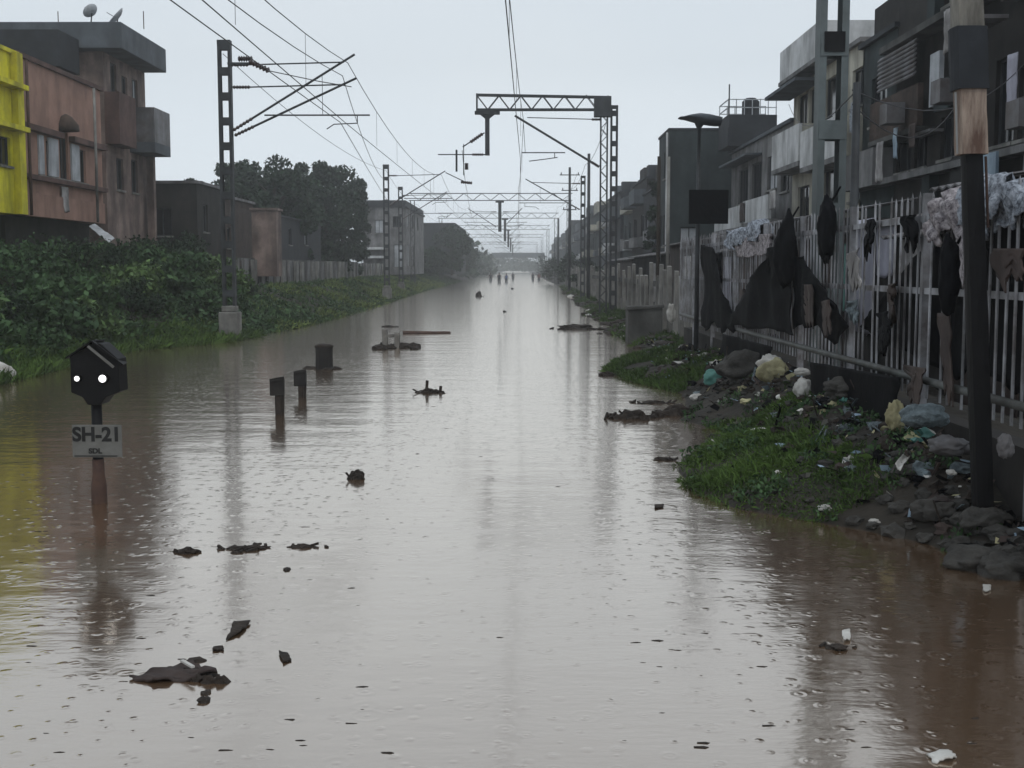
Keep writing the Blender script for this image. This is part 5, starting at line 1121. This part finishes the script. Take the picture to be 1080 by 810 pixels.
# far footbridge
t = thing('footbridge', (0, 400, 0), 'faint footbridge crossing the tracks in the haze', 'bridge')
mb = MB(); mb.box(-9, 8, 399, 401.5, 5.4, 5.9); mb.box(-9, 8, 399, 399.1, 5.91, 7.0); mb.build('deck', 'slate', t)
for x in (-8.5, 7): mb = MB(); mb.box(x-.4, x+.4, 399.2, 401, -.3, 5.39); mb.build('pier', 'concrete', t)

# ---------------------------------------------------------------- people wading far away
def person(px, Y, sc, shirt, label, seed):
    x = P(px, 290, Y).x; r_ = random.Random(seed); st = r_.uniform(.08, .16); sw = r_.uniform(-.15, .15); zb = -.45
    J = {'pelvis': (0, 0, .95), 'chest': (0, .02, 1.3), 'neck': (0, .02, 1.48), 'head': (0, 0, 1.62), 'top': (0, 0, 1.74),
         'hl': (-.1, 0, .9), 'kl': (-.11, -st, .5), 'fl': (-.11, -st*.6, .04), 'hr': (.1, 0, .9), 'kr': (.11, st, .5), 'fr': (.11, st*1.6, .06),
         'sl': (-.2, .02, 1.42), 'el': (-.27, .05+sw, 1.12), 'wl': (-.25, -.1+sw, .88), 'sr': (.2, .02, 1.42), 'er': (.27, .0-sw, 1.12), 'wr': (.24, -.12-sw, .9)}
    Rr = {'pelvis': .14, 'chest': .16, 'neck': .055, 'head': .10, 'top': .075, 'hl': .095, 'kl': .065, 'fl': .045, 'hr': .095, 'kr': .065, 'fr': .045, 'sl': .065, 'el': .045, 'wl': .03, 'sr': .065, 'er': .045, 'wr': .03}
    E = [('pelvis', 'chest'), ('chest', 'neck'), ('neck', 'head'), ('head', 'top'), ('pelvis', 'hl'), ('hl', 'kl'), ('kl', 'fl'), ('pelvis', 'hr'), ('hr', 'kr'), ('kr', 'fr'), ('chest', 'sl'), ('sl', 'el'), ('el', 'wl'), ('chest', 'sr'), ('sr', 'er'), ('er', 'wr')]
    names = list(J); me = bpy.data.meshes.new('person'); me.from_pydata([Vector(J[n])*sc for n in names], [(names.index(a), names.index(b)) for a, b in E], [])
    o = bpy.data.objects.new('person', me); COL.objects.link(o); o.location = (x, Y, zb)
    md = o.modifiers.new('skin', 'SKIN'); sv = me.skin_vertices[0].data
    for i, n in enumerate(names): sv[i].radius = (Rr[n]*sc,)*2; sv[i].use_root = (n == 'pelvis')
    s2 = o.modifiers.new('sub', 'SUBSURF'); s2.levels = s2.render_levels = 1
    me.materials.append(M['skin'])
    # clothing shells
    mb = MB(); mb.smooth = True; b = Vector((x, Y, zb)); LOC[o.name] = b
    mb.path([b+Vector((0, .01, .92))*sc, b+Vector((0, .015, 1.15))*sc, b+Vector((0, .02, 1.38))*sc, b+Vector((0, .02, 1.48))*sc], [.17*sc, .17*sc, .2*sc, .08*sc], 12); mb.build('shirt', shirt, o)
    mb = MB(); mb.smooth = True
    for s_ in 'lr': mb.path([b+Vector(J['h'+s_])*sc+Vector((0, 0, .05)), b+Vector(J['k'+s_])*sc, b+Vector(J['f'+s_])*sc+Vector((0, 0, .1))], [.12*sc, .085*sc, .07*sc], 10)
    mb.build('trousers', 'shirt_dark', o)
    mb = MB(); mb.smooth = True; mb.blob(b+Vector((0, .02, 1.7))*sc, (.1*sc, .11*sc, .09*sc), .1, 2, 2, 1); mb.build('hair', 'black_paint', o)
    tag(o, label, 'person', 'people wading far up the flooded line')
person(517.5, 190, 1, 'shirt_dark', 'person in dark clothes wading alone, leftmost of the far group', 1)
person(526.5, 172, 1.05, 'shirt_dark', 'tall person in dark clothes wading, second from left in the far group', 2)
person(534, 176, .98, 'shirt_blue', 'person in a dull blue shirt wading just right of the tall one', 3)
person(541, 215, 1, 'shirt_dark', 'small person in dark clothes further off in mid stream', 4)
person(562, 200, 1, 'shirt_dark', 'person in dark clothes wading near the right bank', 5)
person(568.5, 195, 1, 'shirt_red', 'person in a dull red shirt, rightmost of the far group', 6)
print('objects', len(S.objects))
